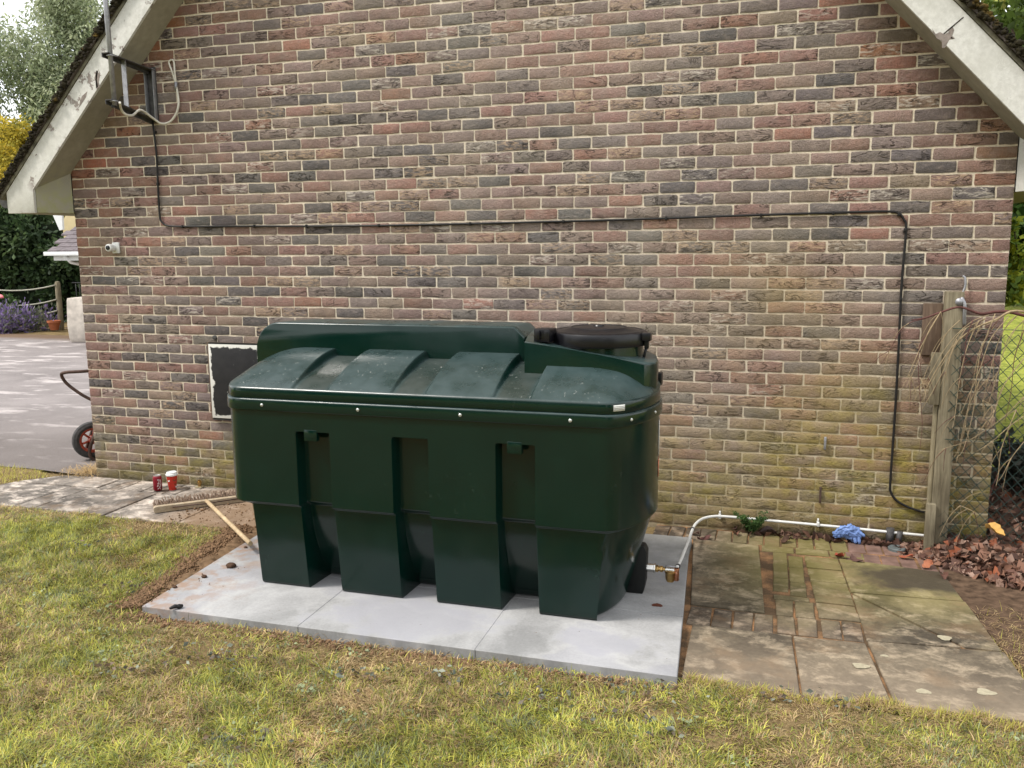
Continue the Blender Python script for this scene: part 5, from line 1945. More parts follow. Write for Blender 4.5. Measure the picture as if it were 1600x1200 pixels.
# rope fence
rf = empty('rope_fence', (-11, 11, 0), 'weathered wooden posts with two slack ropes in front of the hedge', 'fence')
for x_ in (-10.95, -13.6, -16.2):
    lathe('post', [(0.065, -0.02), (0.062, 1.10), (0.045, 1.14), (0.01, 1.15)], (x_, 11, 0), M['post'], rf, 14)
for z0_, sag in ((1.06, 0.14), (0.72, 0.16), (0.46, 0.18)):
    for xa, xb in ((-10.95, -13.6), (-13.6, -16.2)):
        P_ = [(xa + (xb - xa) * t, 10.93, z0_ - sag * 4 * t * (1 - t) - (0.0 if xa > -12 else 0.0)) for t in np.linspace(0, 1, 9)]
        tube('rope', P_, 0.017, M['rope'], rf, 7)
# black railings to the right of the post
rl = empty('iron_railing', (-10, 11.3, 0), 'thin black iron railing in front of the hedge behind the white bag', 'railing')
for k in range(22):
    x_ = -10.75 + k * 0.105
    tube('bar', [(x_, 11.35, 0), (x_, 11.35, 1.08)], 0.010, M['iron'], rl, 6)
tube('top_rail', [(-10.85, 11.35, 1.10), (-8.4, 11.35, 1.12)], 0.014, M['iron'], rl, 6)

# builder's bag
bgp = gnd(119, 533)
bag = empty('builders_bag', (bgp[0], bgp[1], 0), 'tall off white woven rubble bag standing on the drive by the house corner', 'bag')
bm = bmesh.new()
lay = [(0.0, 0.33), (0.08, 0.36), (0.35, 0.37), (0.60, 0.36), (0.85, 0.35), (0.90, 0.34)]
rings = []
bx_, by_ = bgp[0] + 0.25, bgp[1] + 0.2
g_ = np.random.default_rng(3)
for z_, r__ in lay:
    ring = []
    for k in range(24):
        a = 2 * math.pi * k / 24
        c, s = math.cos(a), math.sin(a)
        sq = 1 / max(abs(c), abs(s)) ** 0.75
        rr = r__ * sq * (1 + g_.uniform(-.02, .02))
        ring.append(bm.verts.new((bx_ + rr * math.cos(a + .3), by_ + rr * math.sin(a + .3), z_)))
    rings.append(ring)
for a, b in zip(rings, rings[1:]):
    for k in range(24):
        bm.faces.new((a[k], a[(k + 1) % 24], b[(k + 1) % 24], b[k]))
bm.faces.new(rings[-1])
link('bag_body', bm_mesh('bag_body', bm, 50), M['bag'], bag)
tube('bag_loop', spline([(bx_ - .3, by_ - .2, .85), (bx_ - .3, by_ - .24, .70), (bx_ - .2, by_ - .26, .62)], 4), 0.018, M['darksteel'], bag, 6)

# flower bed
g_ = np.random.default_rng(15)
bl = [(x_, 10.4 + g_.uniform(-.35, .5), g_.uniform(.1, .42), .34, .3, .22) for x_ in np.linspace(-15.2, -11.35, 22)]
tree('catmint_clump', 'sprawling purple flowering catmint clump at the edge of the drive', 'flowers', bl, 15000, 0.045,
     [(0.17, 0.13, 0.26), (0.25, 0.19, 0.38), (0.13, 0.15, 0.09), (0.20, 0.21, 0.15), (0.32, 0.26, 0.44)], [[(-13, 10.5, 0), (-13, 10.5, .1), (-13, 10.5, .2), (.02, .01)]], 16, 2.2, -0.8, 0.09)
rp = at(8, 466, 10.8)
bl = [(rp[0] + g_.uniform(-.25, .05), 10.8 + g_.uniform(-.15, .15), g_.uniform(.35, .65), .16, .15, .12) for _ in range(7)]
rose = tree('rose_bush', 'small rose bush with a pink bloom at the left edge by the rope', 'shrub', bl, 2200, 0.05, [(0.05, 0.10, 0.03), (0.08, 0.14, 0.04)],
            [[(rp[0], 10.8, 0), (rp[0], 10.8, .3), (rp[0], 10.8, .6), (.012, .006)]], 17, 1.7, 0, 0.06)
for q in range(3):
    o = lump('bloom', (rp[0] + (-.06, .06, -.16)[q], 10.62, rp[2] + (0.0, 0.03, -.05)[q]), .075, .06, .065, simple('pink_petals', (0.72, 0.22, 0.24), .6, .2, .3, 20), 3 + q, rose, 2, .4)
pp_ = gnd(82, 514)
pot = empty('terracotta_pot', (pp_[0], 10.7, 0), 'terracotta plant pot among the purple flowers beside the post', 'plant pot')
lathe('pot_body', [(0.09, 0.0), (0.13, 0.16), (0.135, 0.17)], (at(84, 500, 10.7)[0], 10.7, 0.02), M['terracotta'], pot, 22)
lathe('pot_rim', [(0.14, 0.165), (0.15, 0.17), (0.152, 0.22), (0.138, 0.224), (0.12, 0.19), (0.01, 0.185)], (at(84, 500, 10.7)[0], 10.7, 0.02), M['terracotta'], pot, 22)

# outbuilding glimpsed past the corner
ob = empty('outbuilding', (-6.5, 11.5, 0), 'low outbuilding with dark tiled roof and white gutter beyond the drive', 'outbuilding')
ex0 = at(76, 397, 9.0)[0]
zE = 1.79
box('wall', (ex0 + 0.9, 9.5, 0), (-3.5, 13.0, zE), M['cream'], ob)
# tiled slope: rows of tiles
Rr = 6
for k in range(Rr):
    t0, t1 = k / Rr, (k + 1) / Rr
    A0, A1 = at(76 + 32 * t0, 394 - 38 * t0, 9.0 + 2.2 * t0), at(76 + 32 * t1, 394 - 38 * t1, 9.0 + 2.2 * t1)
    for t in range(8):
        xa = t * 0.33 + (0.16 if k % 2 else 0)
        bm = bmesh.new()
        vs = [bm.verts.new(v) for v in ((A0[0] + xa, A0[1] - .03, A0[2]), (A0[0] + xa + .322, A0[1] - .03, A0[2]), (A1[0] + xa + .322, A1[1] + .02, A1[2] + .004), (A1[0] + xa, A1[1] + .02, A1[2] + .004),
                                        (A0[0] + xa, A0[1] - .03, A0[2] + .035), (A0[0] + xa + .322, A0[1] - .03, A0[2] + .035), (A1[0] + xa + .322, A1[1] + .02, A1[2] + .03), (A1[0] + xa, A1[1] + .02, A1[2] + .03))]
        for q in ((0, 3, 2, 1), (4, 5, 6, 7), (0, 1, 5, 4), (1, 2, 6, 5), (2, 3, 7, 6), (3, 0, 4, 7)):
            bm.faces.new([vs[i] for i in q])
        link('tile', bm_mesh('tile', bm), M['slate'], ob)
prism('roof', [(9.1, zE - 0.02), (11.2, zE + 0.52), (13.4, zE - 0.02)], 'x', ex0 + 0.6, -3.5, M['slate'], ob)
box('gutter', (ex0 - 0.02, 8.88, zE - 0.03), (-3.5, 8.99, zE + 0.05), M['white_paint'], ob, 0.01)
box('fascia', (ex0 + 0.12, 9.0, zE - 0.13), (-3.5, 9.03, zE - 0.035), M['white_paint'], ob)
tube('downpipe', [(ex0 + .45, 8.95, zE - .03), (ex0 + .50, 9.05, zE - .16), (ex0 + .62, 9.4, zE - .25)], 0.04, M['white_paint'], ob, 8)
a_, b_ = at(97, 336, 12.4), at(124, 359, 12.4)
prism('gable_wall', [(a_[0], b_[2] - 0.5), (b_[0] + 1.2, b_[2] - 0.5), (b_[0] + 1.2, a_[2]), (a_[0] + .12, a_[2]), (a_[0] - .02, a_[2] - .16)], 'y', 12.4, 12.7, M['cream'], ob)
a_, b_ = at(83, 336, 12.0), at(96, 360, 12.0)
prism('barge_end', [(a_[0] - 0.02, a_[2] + .02), (a_[0] + .26, a_[2] + .02), (b_[0] + .04, b_[2] + .02), (b_[0] - .06, b_[2] + .0)], 'y', 12.0, 12.06, M['white_paint'], ob)

# upended wheelbarrow leaning on the side wall
wb = empty('wheelbarrow', (-0.45, 0.6, 0), 'wheelbarrow with red wheel stood on end around the left corner', 'wheelbarrow')
wc_ = (-0.515, 0.53, 0.170)
ax = Vector((0.80, -0.60, 0)).normalized()      # axle direction (wheel is seen nearly side on)
rotw = ax.to_track_quat('Z', 'Y').to_matrix()


def ringpart(name, prof, mat, parent, n=32):
    """lathe about the wheel axle"""
    bm = bmesh.new()
    rs = []
    for rr, zz in prof:
        rs.append([bm.verts.new(rotw @ Vector((rr * math.cos(2 * math.pi * k / n), rr * math.sin(2 * math.pi * k / n), zz)) + Vector(wc_)) for k in range(n)])
    rs.append(rs[0]) if prof[0] != prof[-1] else None
    for a, b in zip(rs, rs[1:]):
        for k in range(n):
            bm.faces.new((a[k], a[(k + 1) % n], b[(k + 1) % n], b[k]))
    return link(name, bm_mesh(name, bm, 40), mat, parent)


wheel = ringpart('tyre', [(0.106, -0.030), (0.136, -0.042), (0.160, -0.030), (0.168, 0.0), (0.160, 0.030), (0.136, 0.042), (0.106, 0.030)], M['tyre'], wb)
rim = ringpart('rim', [(0.104, -0.030), (0.111, -0.032), (0.111, 0.032), (0.104, 0.030), (0.088, 0.010), (0.088, -0.010)], M['red_rim'], wb)
hub = ringpart('hub', [(0.030, -0.040), (0.034, -0.036), (0.034, 0.036), (0.030, 0.040), (0.005, 0.040), (0.005, -0.040)], M['red_rim'], wb, 16)
for k in range(6):
    a = 2 * math.pi * k / 6 + 0.3
    tube('spoke', [rotw @ Vector((0.03 * math.cos(a), 0.03 * math.sin(a), 0)) + Vector(wc_), rotw @ Vector((0.094 * math.cos(a), 0.094 * math.sin(a), 0)) + Vector(wc_)], 0.011, M['red_rim'], wb, 6)
for sgn in (-1, 1):
    o0 = ax * (0.06 * sgn)
    base = Vector(wc_) + o0
    P_ = spline([base + Vector((0.10, 0.12, -0.17)), base + Vector((0.00, 0.0, -0.175)), base + Vector((-0.03, -0.03, -0.10)), base + Vector((0.01, 0.0, 0.05)), base + Vector((0.10, 0.08, 0.35)) + ax * 0.06 * sgn, base + Vector((0.22, 0.16, 0.9)) + ax * 0.12 * sgn, base + Vector((0.30, 0.20, 1.30)) + ax * 0.14 * sgn], 5)
    tube('frame_tube', P_, 0.0145, M['rust'], wb, 8)
# leg loop that sticks out
P_ = spline([Vector((-0.36, 0.62, 0.80)), Vector((-0.50, 0.46, 0.800)), Vector((-0.62, 0.40, 0.795)), Vector((-0.685, 0.42, 0.765)), Vector((-0.655, 0.45, 0.68)), Vector((-0.53, 0.50, 0.57)), Vector((-0.40, 0.60, 0.47))], 6)
tube('leg_loop', P_, 0.0145, M['rust'], wb, 8)
P_ = [p_ + Vector((0.28, 0.34, 0)) for p_ in P_]
tube('leg_loop', P_, 0.0145, M['rust'], wb, 8)
bm = bmesh.new()
A = [bm.verts.new(v) for v in ((-0.42, 0.62, 0.36), (-0.10, 1.02, 0.36), (-0.05, 1.10, 1.15), (-0.38, 0.70, 1.15))]
B = [bm.verts.new(v) for v in ((-0.20, 0.55, 0.46), (-0.04, 0.82, 0.46), (-0.03, 0.90, 1.05), (-0.17, 0.62, 1.05))]
bm.faces.new(A)
for i in range(4):
    bm.faces.new((A[i], B[i], B[(i + 1) % 4], A[(i + 1) % 4]))
o = link('tray', bm_mesh('tray', bm), M['tray'], wb)
md = o.modifiers.new('thickness', 'SOLIDIFY'); md.thickness = 0.004

# right-hand background: laurel shrub, trees, far hedge
bl = []
g_ = np.random.default_rng(44)
for q in range(22):
    bl.append((g_.uniform(7.35, 8.9), g_.uniform(2.6, 4.2), g_.uniform(1.25, 2.9), .42, .42, .36))
tree('laurel_shrub', 'glossy laurel shrub with bright new leaves just past the right wall corner', 'shrub', bl, 15000, 0.068,
     [(0.06, 0.12, 0.03), (0.10, 0.18, 0.035), (0.035, 0.07, 0.02), (0.24, 0.30, 0.04)], [[(8.1, 3.4, 0), (8.0, 3.4, 1.0), (8.1, 3.4, 2.4), (.06, .02)], [(8.0, 3.4, .8), (7.8, 3.2, 1.5), (7.6, 3.0, 2.0), (.03, .012)]], 45, 1.8, 0, 0.11)
# a young shoot with yellow-green leaves close to the corner
shoot = empty('laurel_shoot', (7.1, 2.2, 0), 'thin shoot with yellow green leaves beside the right wall corner', 'shoot')
P_ = spline([(7.75, 2.4, 0), (7.5, 2.3, 0.9), at(1600, 430, 2.2), at(1590, 395, 2.2), at(1585, 360, 2.2), at(1583, 348, 2.2)], 6)
tube('stalk', P_, list(np.linspace(0.012, 0.003, len(P_))), M['bark'], shoot, 6)
cs = []
for q in range(120):
    p_ = P_[g_.integers(11, len(P_))]
    cs.append((p_.x + g_.normal(0, .03), p_.y + g_.normal(0, .03), p_.z + g_.normal(0, .03)))
for q in range(260):
    b_ = at(g_.uniform(1572, 1612), g_.uniform(425, 475), 2.2)
    cs.append((b_[0], 2.2 + g_.normal(0, .1), b_[2]))
cs = np.array(cs)
V_, F_, C_ = leaf_quads(cs, 0.040, np.array([(0.36, 0.40, 0.04), (0.27, 0.34, 0.05), (0.14, 0.22, 0.04)])[g_.integers(0, 3, len(cs))], 1.9, 0, 5)
tag(link('foliage', npmesh('foliage', V_, F_, False, C_), M['leaf'], shoot), kind='stuff')

bl = []
for q in range(18):
    bl.append((g_.uniform(8.3, 13.5), g_.uniform(11, 14.5), g_.uniform(3.9, 7.2), 1.0, 1.0, .8))
tree('garden_tree', 'leafy tree showing over the right roof edge', 'tree', bl, 20000, 0.11, [(0.13, 0.19, 0.045), (0.20, 0.26, 0.06), (0.09, 0.13, 0.04), (0.30, 0.30, 0.08)],
     [[(11, 12.8, 0), (11, 12.8, 2.5), (11, 12.8, 6), (.2, .04)], [(11, 12.8, 2.4), (10, 12.4, 4), (9.2, 12.2, 5.6), (.09, .02)]], 51, 1.8, 0, 0.26)
bl = []
for q in range(40):
    bl.append((g_.uniform(6, 22), g_.uniform(22, 25), g_.uniform(.5, 4.5), 1.1, 1.0, .9))
fh = tree('boundary_hedge', 'tall dark hedge across the far end of the right lawn', 'hedge', bl, 22000, 0.16, [(0.05, 0.075, 0.025), (0.08, 0.11, 0.04), (0.03, 0.05, 0.02)],
          [[(14, 24, 0), (14, 24, 2), (14, 24, 4), (.2, .05)]], 52, 1.8, 0, 0.35)

# trees behind the photographer (mirrored in the tank's glossy flank)
for q, (x_, y_, h_, r__, lab) in enumerate([(-6, -19, 8, 5, 'broad green tree on the far side of the lawn behind the camera, left'), (5, -22, 9, 5.5, 'broad green tree on the far side of the lawn behind the camera, middle'),
                                           (16, -18, 8, 5, 'broad green tree on the far side of the lawn behind the camera, right'), (-16, -12, 8, 4.5, 'green tree at the far left end of the lawn')]):
    g2 = np.random.default_rng(80 + q)
    bl = [(x_ + g2.uniform(-1, 1) * r__ * .8, y_ + g2.uniform(-1, 1) * r__ * .5, h_ * g2.uniform(.15, .85), r__ * .45, r__ * .4, h_ * .16) for _ in range(16)]
    tree('lawn_tree', lab, 'tree', bl, 9000, 0.28, [(0.05, 0.08, 0.03), (0.08, 0.12, 0.04)], [[(x_, y_, 0), (x_, y_, h_ * .4), (x_, y_, h_ * .8), (.3, .05)]], 85 + q, 1.8, 0, 0.45, 'trees behind the lawn')

# ================================================================== WEED, LEAVES, GRASS
def blades(base, L, wid, lean, cols, seed, comb=False):
    """tapered bent blades: 3 triangles-ish (1 quad + 1 tri -> 3 tris)"""
    g_ = np.random.default_rng(seed)
    n_ = len(base)
    az = g_.uniform(0, 2 * math.pi, n_)
    if comb:
        az = 4 * math.pi * vn(base[:, 0], base[:, 1], 6.5, 50) + g_.normal(0, 1.25, n_)
    dr = np.stack([np.cos(az), np.sin(az)], 1)
    sd_ = np.stack([-dr[:, 1], dr[:, 0]], 1)
    ln = lean
    mid = base.copy()
    mid[:, :2] += dr * (L * 0.5 * np.sin(ln * 0.75))[:, None]
    mid[:, 2] += L * 0.5 * np.cos(ln * 0.75)
    tip = mid.copy()
    tip[:, :2] += dr * (L * 0.5 * np.sin(np.minimum(ln * 1.25, 1.65)))[:, None]
    tip[:, 2] += L * 0.5 * np.cos(np.minimum(ln * 1.25, 1.65))
    h_ = (wid / 2)[:, None]
    a = base.copy(); b = base.copy(); c = mid.copy(); d = mid.copy()
    a[:, :2] -= sd_ * h_; b[:, :2] += sd_ * h_
    c[:, :2] += sd_ * h_ * .75; d[:, :2] -= sd_ * h_ * .75
    V_ = np.stack([a, b, c, d, tip], 1).reshape(-1, 3)
    k = (np.arange(n_) * 5)[:, None]
    F_ = np.concatenate([k + np.array([0, 1, 2]), k + np.array([0, 2, 3]), k + np.array([3, 2, 4])], 0)
    C_ = np.repeat(cols, 5, 0)
    return V_, F_, C_


def make_grass():
    g_ = np.random.default_rng(77)
    n_ = 430000
    x_ = g_.uniform(0.6, 6.9, n_)
    y_ = -0.85 - 2.85 * g_.random(n_) ** 0.92
    nB = 60000
    x_ = np.concatenate([x_, g_.uniform(-1.5, 8.4, nB)])
    y_ = np.concatenate([y_, g_.uniform(-5.6, -0.85, nB)])
    x_ = np.concatenate([x_, g_.uniform(-0.9, 0.9, 60000)])
    y_ = np.concatenate([y_, g_.uniform(-1.9, -0.85, 60000)])
    n_ = len(x_)
    e = lawn_edge(x_) + np.where((x_ > 2.24) & (x_ < 4.96), 0.0, 1.0) * (0.10 * (fbm(x_, y_ * 0, 7, 2) - 0.45) + 0.05 * (vn(x_, y_ * 0, 31, 6) - 0.5))
    keep = y_ < e
    # trodden, sparse fringe beside the new base and a few bare scrapes
    d = e - y_
    left = np.clip((2.9 - x_) / 1.2, 0, 1)
    thin = np.clip(d / (0.12 + 0.35 * left * (x_ > 0.9)), 0, 1)
    bare = np.clip(np.maximum(0, fbm(x_, y_, 2.4, 12) - 0.60) * 7, 0, 0.55)
    for bx, by, br_ in ((4.95, -2.42, .13), (5.12, -2.56, .12), (5.38, -2.40, .10), (3.35, -2.28, .20), (2.85, -2.42, .22), (2.35, -2.25, .25), (3.9, -2.26, .16)):
        bare = np.maximum(bare, np.clip(1.25 - np.hypot((x_ - bx) / 1.5, (y_ - by)) / br_, 0, 1))
    p = 0.42 + 0.58 * thin
    p = p * (1 - 0.80 * np.clip(bare, 0, 1))
    keep &= g_.random(n_) < p
    x_, y_ = x_[keep], y_[keep]
    d = d[keep]
    bare = bare[keep]
    n_ = len(x_)
    zz = np.full(n_, GZ - 0.003)
    base = np.stack([x_, y_, zz], 1)
    lush = fbm(x_, y_, 1.7, 20)
    tuft = vn(x_, y_, 13, 22)
    fringe = np.clip(1 - d / 0.45, 0, 1)
    L = (0.022 + 0.040 * g_.random(n_) ** 1.8) * (0.75 + 0.6 * tuft) * (1 - 0.2 * fringe)
    wid = g_.uniform(0.0022, 0.0050, n_)
    lean = np.clip(np.abs(g_.normal(1.12, 0.40, n_)), 0, 1.5)
    dry = np.clip(0.30 + 1.7 * (fbm(x_, y_, 2.9, 30) - 0.5) + 0.45 * fringe + 0.3 * (0.5 - lush) - 0.22 * np.clip((1.9 - x_) / 1.2, 0, 1), 0.05, 0.92)
    isdry = g_.random(n_) < dry
    green = np.array([0.300, 0.315, 0.060]); deep = np.array([0.130, 0.175, 0.042]); yel = np.array([0.50, 0.45, 0.090]); blue = np.array([0.25, 0.28, 0.15])
    t = g_.random((n_, 1))
    cg = green * (1 - t) + np.where(g_.random((n_, 1)) < 0.5, deep, yel) * t
    cg = np.where((g_.random(n_) < 0.10 + 0.35 * (vn(x_, y_, 8.5, 41) > 0.8))[:, None], blue * (0.6 + 0.6 * t), cg)
    cg = cg * (0.75 + 0.55 * lush)[:, None]
    straw = np.array([0.56, 0.43, 0.22]); brn = np.array([0.27, 0.17, 0.085])
    cd = straw * (1 - t) + brn * t
    col = np.where(isdry[:, None], cd, cg)
    lean = np.where(isdry, np.minimum(lean + 0.45, 1.5), lean)
    col = col * ((0.50 + 0.85 * vn(x_, y_, 21, 61)) * g_.uniform(0.75, 1.3, n_))[:, None]
    V_, F_, C_ = blades(base, L, wid, lean, col, 78, True)
    o = link('lawn_grass', npmesh('lawn_grass', V_, F_, False, C_), M['grass'])
    tag(o, 'short yellow green lawn grass with straw patches in front of the slabs', None, None, 'stuff')
    # tufts creeping over the paving edge, and the strip of grass at the left
    n_ = 5200
    x_ = g_.uniform(4.98, 6.9, n_)
    lim = -2.135 + 0.22 * (fbm(x_, x_ * 0, 9, 8) - 0.42)
    y_ = lim - np.abs(g_.normal(0, 0.035, n_))
    b1 = np.stack([x_, y_, np.full(n_, -0.004)], 1)
    n2 = 16000
    x2 = g_.uniform(-3.2, -0.25, n2)
    y2 = g_.uniform(-1.4, 0.12, n2)
    ok = (y2 < 0.09 - 0.25 * np.clip((x2 + 0.75) / 0.5, 0, 1)) & ((y2 > x2 * 1.0 + 0.25) | (x2 < -0.72))
    b2 = np.stack([x2[ok], y2[ok], np.full(ok.sum(), -0.012)], 1)
    n3 = 12000
    x3 = g_.uniform(6.33, 7.4, n3); y3 = g_.uniform(-2.0, -0.95, n3)
    ok3 = g_.random(n3) < 0.35 + 0.5 * (vn(x3, y3, 4, 3) > .5)
    b3 = np.stack([x3[ok3], y3[ok3], np.full(ok3.sum(), -0.03)], 1)
    for nm, b_, dr_, ll, lab, sd2 in (('edge_grass', b1, 0.72, 0.055, 'ragged brown and green grass along the front paving edge', 1), ('verge_grass', b2, 0.30, 0.05, 'strip of grass between the left paving and the drive', 2),
                                     ('rough_grass', b3, 0.93, 0.09, 'dry rough grass and stalks at the right of the paving', 3)):
        m__ = len(b_)
        t = g_.random((m__, 1))
        dm = g_.random(m__) < dr_
        col = np.where(dm[:, None], straw * (1 - t) + brn * t, (green * (1 - t) + yel * t) * (1.0 if sd2 != 2 else 1.25))
        V_, F_, C_ = blades(b_, ll * g_.uniform(.5, 1.2, m__), g_.uniform(.002, .004, m__), np.where(dm, 1.25, np.abs(g_.normal(.75, .4, m__))), col, 80 + sd2)
        tag(link(nm, npmesh(nm, V_, F_, False, C_), M['grass']), lab, None, None, 'stuff')


make_grass()

# broad-leaved weeds in the lawn (clover, daisy rosettes)
g_ = np.random.default_rng(120)
cs, cc = [], []
for q in range(150):
    x0, y0 = g_.uniform(1.2, 6.6), g_.uniform(-3.6, -1.0)
    if y0 > lawn_edge(np.array([x0]))[0] - 0.08: continue
    if vn(np.array([x0]), np.array([y0]), 1.6, 9)[0] < 0.45: continue
    m__ = g_.integers(6, 26)
    for k in range(m__):
        cs.append((x0 + g_.normal(0, .03), y0 + g_.normal(0, .03), GZ + g_.uniform(.006, .026)))
        cc.append(np.array([0.30, 0.34, 0.19]) * g_.uniform(.7, 1.25))
V_, F_, C_ = leaf_quads(np.array(cs), 0.013, np.array(cc), 1.4, 0, 8, 0.75)
tag(link('clover_patches', npmesh('clover_patches', V_, F_, False, C_), M['grass']), 'dull grey green clover and daisy leaves among the lawn grass', None, None, 'stuff')

cs, cc = [], []
for px_, py_, sp_, m__ in ((330, 1030, .09, 70), (560, 1060, .05, 30), (1000, 1085, .07, 30), (390, 1165, .05, 40), (180, 1055, .06, 30), (470, 905, .08, 40), (120, 855, .04, 18), (210, 925, .05, 20), (850, 1100, .06, 30), (1270, 1105, .07, 40), (1010, 1140, .06, 30), (690, 1060, .06, 26)):
    p = gnd(px_, py_)
    for k in range(m__):
        cs.append((p[0] + g_.normal(0, sp_ * 1.5), p[1] + g_.normal(0, sp_ * .7), GZ + g_.uniform(.012, .034)))
        cc.append(np.array([(0.13, 0.145, 0.115), (0.26, 0.28, 0.22), (0.14, 0.115, 0.09), (0.20, 0.14, 0.095)][g_.integers(0, 4)]) * g_.uniform(.7, 1.25))
V_, F_, C_ = leaf_quads(np.array(cs), 0.016, np.array(cc), 1.7, 0, 9, 0.7)
tag(link('leaf_scraps', npmesh('leaf_scraps', V_, F_, False, C_), M['grass']), 'grey and brown shredded leaf scraps scattered in the lawn', None, None, 'stuff')

# loose soil bank along the left end of the slab base
g_ = np.random.default_rng(130)
base = bmesh.new(); bmesh.ops.create_icosphere(base, subdivisions=1, radius=1)
bv = np.array([v.co[:] for v in base.verts]); bf = np.array([[v.index for v in fa.verts] for fa in base.faces]); base.free()
VV, FF, o_ = [], [], 0
for k in range(11000):
    t = g_.random()
    x0 = 1.93 + 0.20 * t + g_.normal(0, 0.062)
    y0 = -0.80 - 1.42 * t
    if g_.random() < 0.28:
        x0, y0 = g_.uniform(2.1, 4.9), -2.20 - abs(g_.normal(0, 0.045))
    elif g_.random() < 0.07:
        x0, y0 = g_.uniform(1.3, 2.3), g_.uniform(-0.85, -0.35)
    elif g_.random() < 0.012:
        x0, y0 = g_.uniform(2.15, 2.5), g_.uniform(-2.1, -1.5)
    rr = min(0.014, 0.0018 + g_.exponential(0.0022))
    zb = GZ + 0.03 * max(0, 1 - abs(x0 - (1.98 + 0.22 * t)) / 0.16) if y0 > -2.19 else GZ
    if x0 > 2.22 and y0 > -2.17:
        if g_.random() < 0.8: continue
        zb = 0.041
        rr *= 0.8
    elif y0 > -0.87: zb = 0.003
    q = bv * rr * g_.uniform(.6, 1.2, 3) * (1 + g_.uniform(-.25, .25, (len(bv), 1)))
    VV.append(q + np.array([x0, y0, zb + rr * .3])); FF.append(bf + o_); o_ += len(bv)
tag(link('soil_crumbs', npmesh('soil_crumbs', np.concatenate(VV), np.concatenate(FF)), simple('reddish_soil_crumb', (0.17, 0.105, 0.06), .95, .1, .5, 30)), 'loose brown soil crumbs banked along the slab base', None, None, 'stuff')
# soil bank sheet
nx_, ny_ = 30, 60
tt_, ss_ = np.meshgrid(np.linspace(0, 1, ny_), np.linspace(-1, 1, nx_), indexing='ij')
bx__ = 2.02 + 0.20 * tt_ + ss_ * (0.13 + 0.05 * np.sin(tt_ * 23)) + 0.03 * (fbm(tt_ * 3, ss_, 4, 3) - .5)
by__ = -0.78 - 1.46 * tt_
bz__ = GZ - 0.004 + 0.030 * np.clip(1 - ss_ ** 2, 0, 1) * (0.6 + 0.8 * fbm(bx__, by__, 9, 4)) * np.clip(tt_ * 8, 0, 1) * np.clip((1 - tt_) * 5, 0, 1)
ii = (np.arange(ny_ - 1)[:, None] * nx_ + np.arange(nx_ - 1)[None, :]).ravel()
mb_ = simple('bare_earth', (0.155, 0.10, 0.058), .97, .08, .45, 26, bump=1.0)
tag(link('soil_bank', npmesh('soil_bank', np.stack([bx__.ravel(), by__.ravel(), bz__.ravel()], 1), np.stack([ii, ii + nx_, ii + nx_ + 1, ii + 1], 1), True), mb_), kind='structure')

# fern-like weed at the foot of the wall
g_ = np.random.default_rng(140)
wd = empty('fern_weed', (5.21, -0.06, 0), 'small feathery green weed growing at the foot of the damp wall', 'weed')
cs = []
for k in range(26):
    a = g_.uniform(0, 2 * math.pi)
    L_ = g_.uniform(.07, .16)
    tip = Vector((5.21 + math.cos(a) * L_ * .75, -0.075 + math.sin(a) * L_ * .30 - .01, L_ * .95))
    b0 = Vector((5.21, -0.055, 0.0))
    P_ = spline([b0, b0.lerp(tip, .5) + Vector((0, 0, .02)), tip], 4)
    tube('stalk', P_, 0.0013, simple('weed_green', (0.05, 0.10, 0.03), .6, .2, .2, 20) if k == 0 else bpy.data.materials['weed_green'], wd, 4)
    for p_ in P_[2:]:
        for q in range(7):
            cs.append((p_.x + g_.normal(0, .010), p_.y + g_.normal(0, .008), p_.z + g_.normal(0, .008)))
cs = np.array(cs)
V_, F_, C_ = leaf_quads(cs, 0.009, np.array([(0.05, 0.10, 0.03), (0.08, 0.15, 0.04)])[g_.integers(0, 2, len(cs))], 2.0, 0, 6)
link('fronds', npmesh('fronds', V_, F_, False, C_), M['leaf'], wd)


def dead_leaf(name, c, size, seed, col, label, parent=None):
    g_ = np.random.default_rng(seed)
    n1, n2 = 9, 5
    az = g_.uniform(0, 6.28)
    V_ = []
    for i in range(n1):
        u_ = i / (n1 - 1)
        hw = math.sin(math.pi * min(1, u_ * 0.94 + 0.04)) ** 0.7 * 0.33
        for j in range(n2):
            w_ = (j / (n2 - 1) - .5) * 2
            jag = 1 + (0.16 * (-1) ** i if abs(w_) == 1 else 0)
            lx = (u_ - .5) * 1.1
            ly = w_ * hw * jag
            lz = 0.34 * w_ * w_ * (0.5 + 0.5 * math.sin(u_ * 3 + seed)) + 0.12 * math.sin(u_ * 5 + seed) + 0.05
            V_.append((c[0] + size * (lx * math.cos(az) - ly * math.sin(az)), c[1] + size * (lx * math.sin(az) + ly * math.cos(az)), c[2] + size * max(0.03, lz)))
    F_ = [(i * n2 + j, i * n2 + j + 1, (i + 1) * n2 + j + 1, (i + 1) * n2 + j) for i in range(n1 - 1) for j in range(n2 - 1)]
    colr = np.tile(np.array(col), (len(V_), 1)) * np.random.default_rng(seed).uniform(.8, 1.2, (len(V_), 1))
    o = link(name, npmesh(name, np.array(V_), np.array(F_), True, colr), M['dead'], parent)
    return tag(o, label, 'leaf', 'fallen leaves on the right paving')


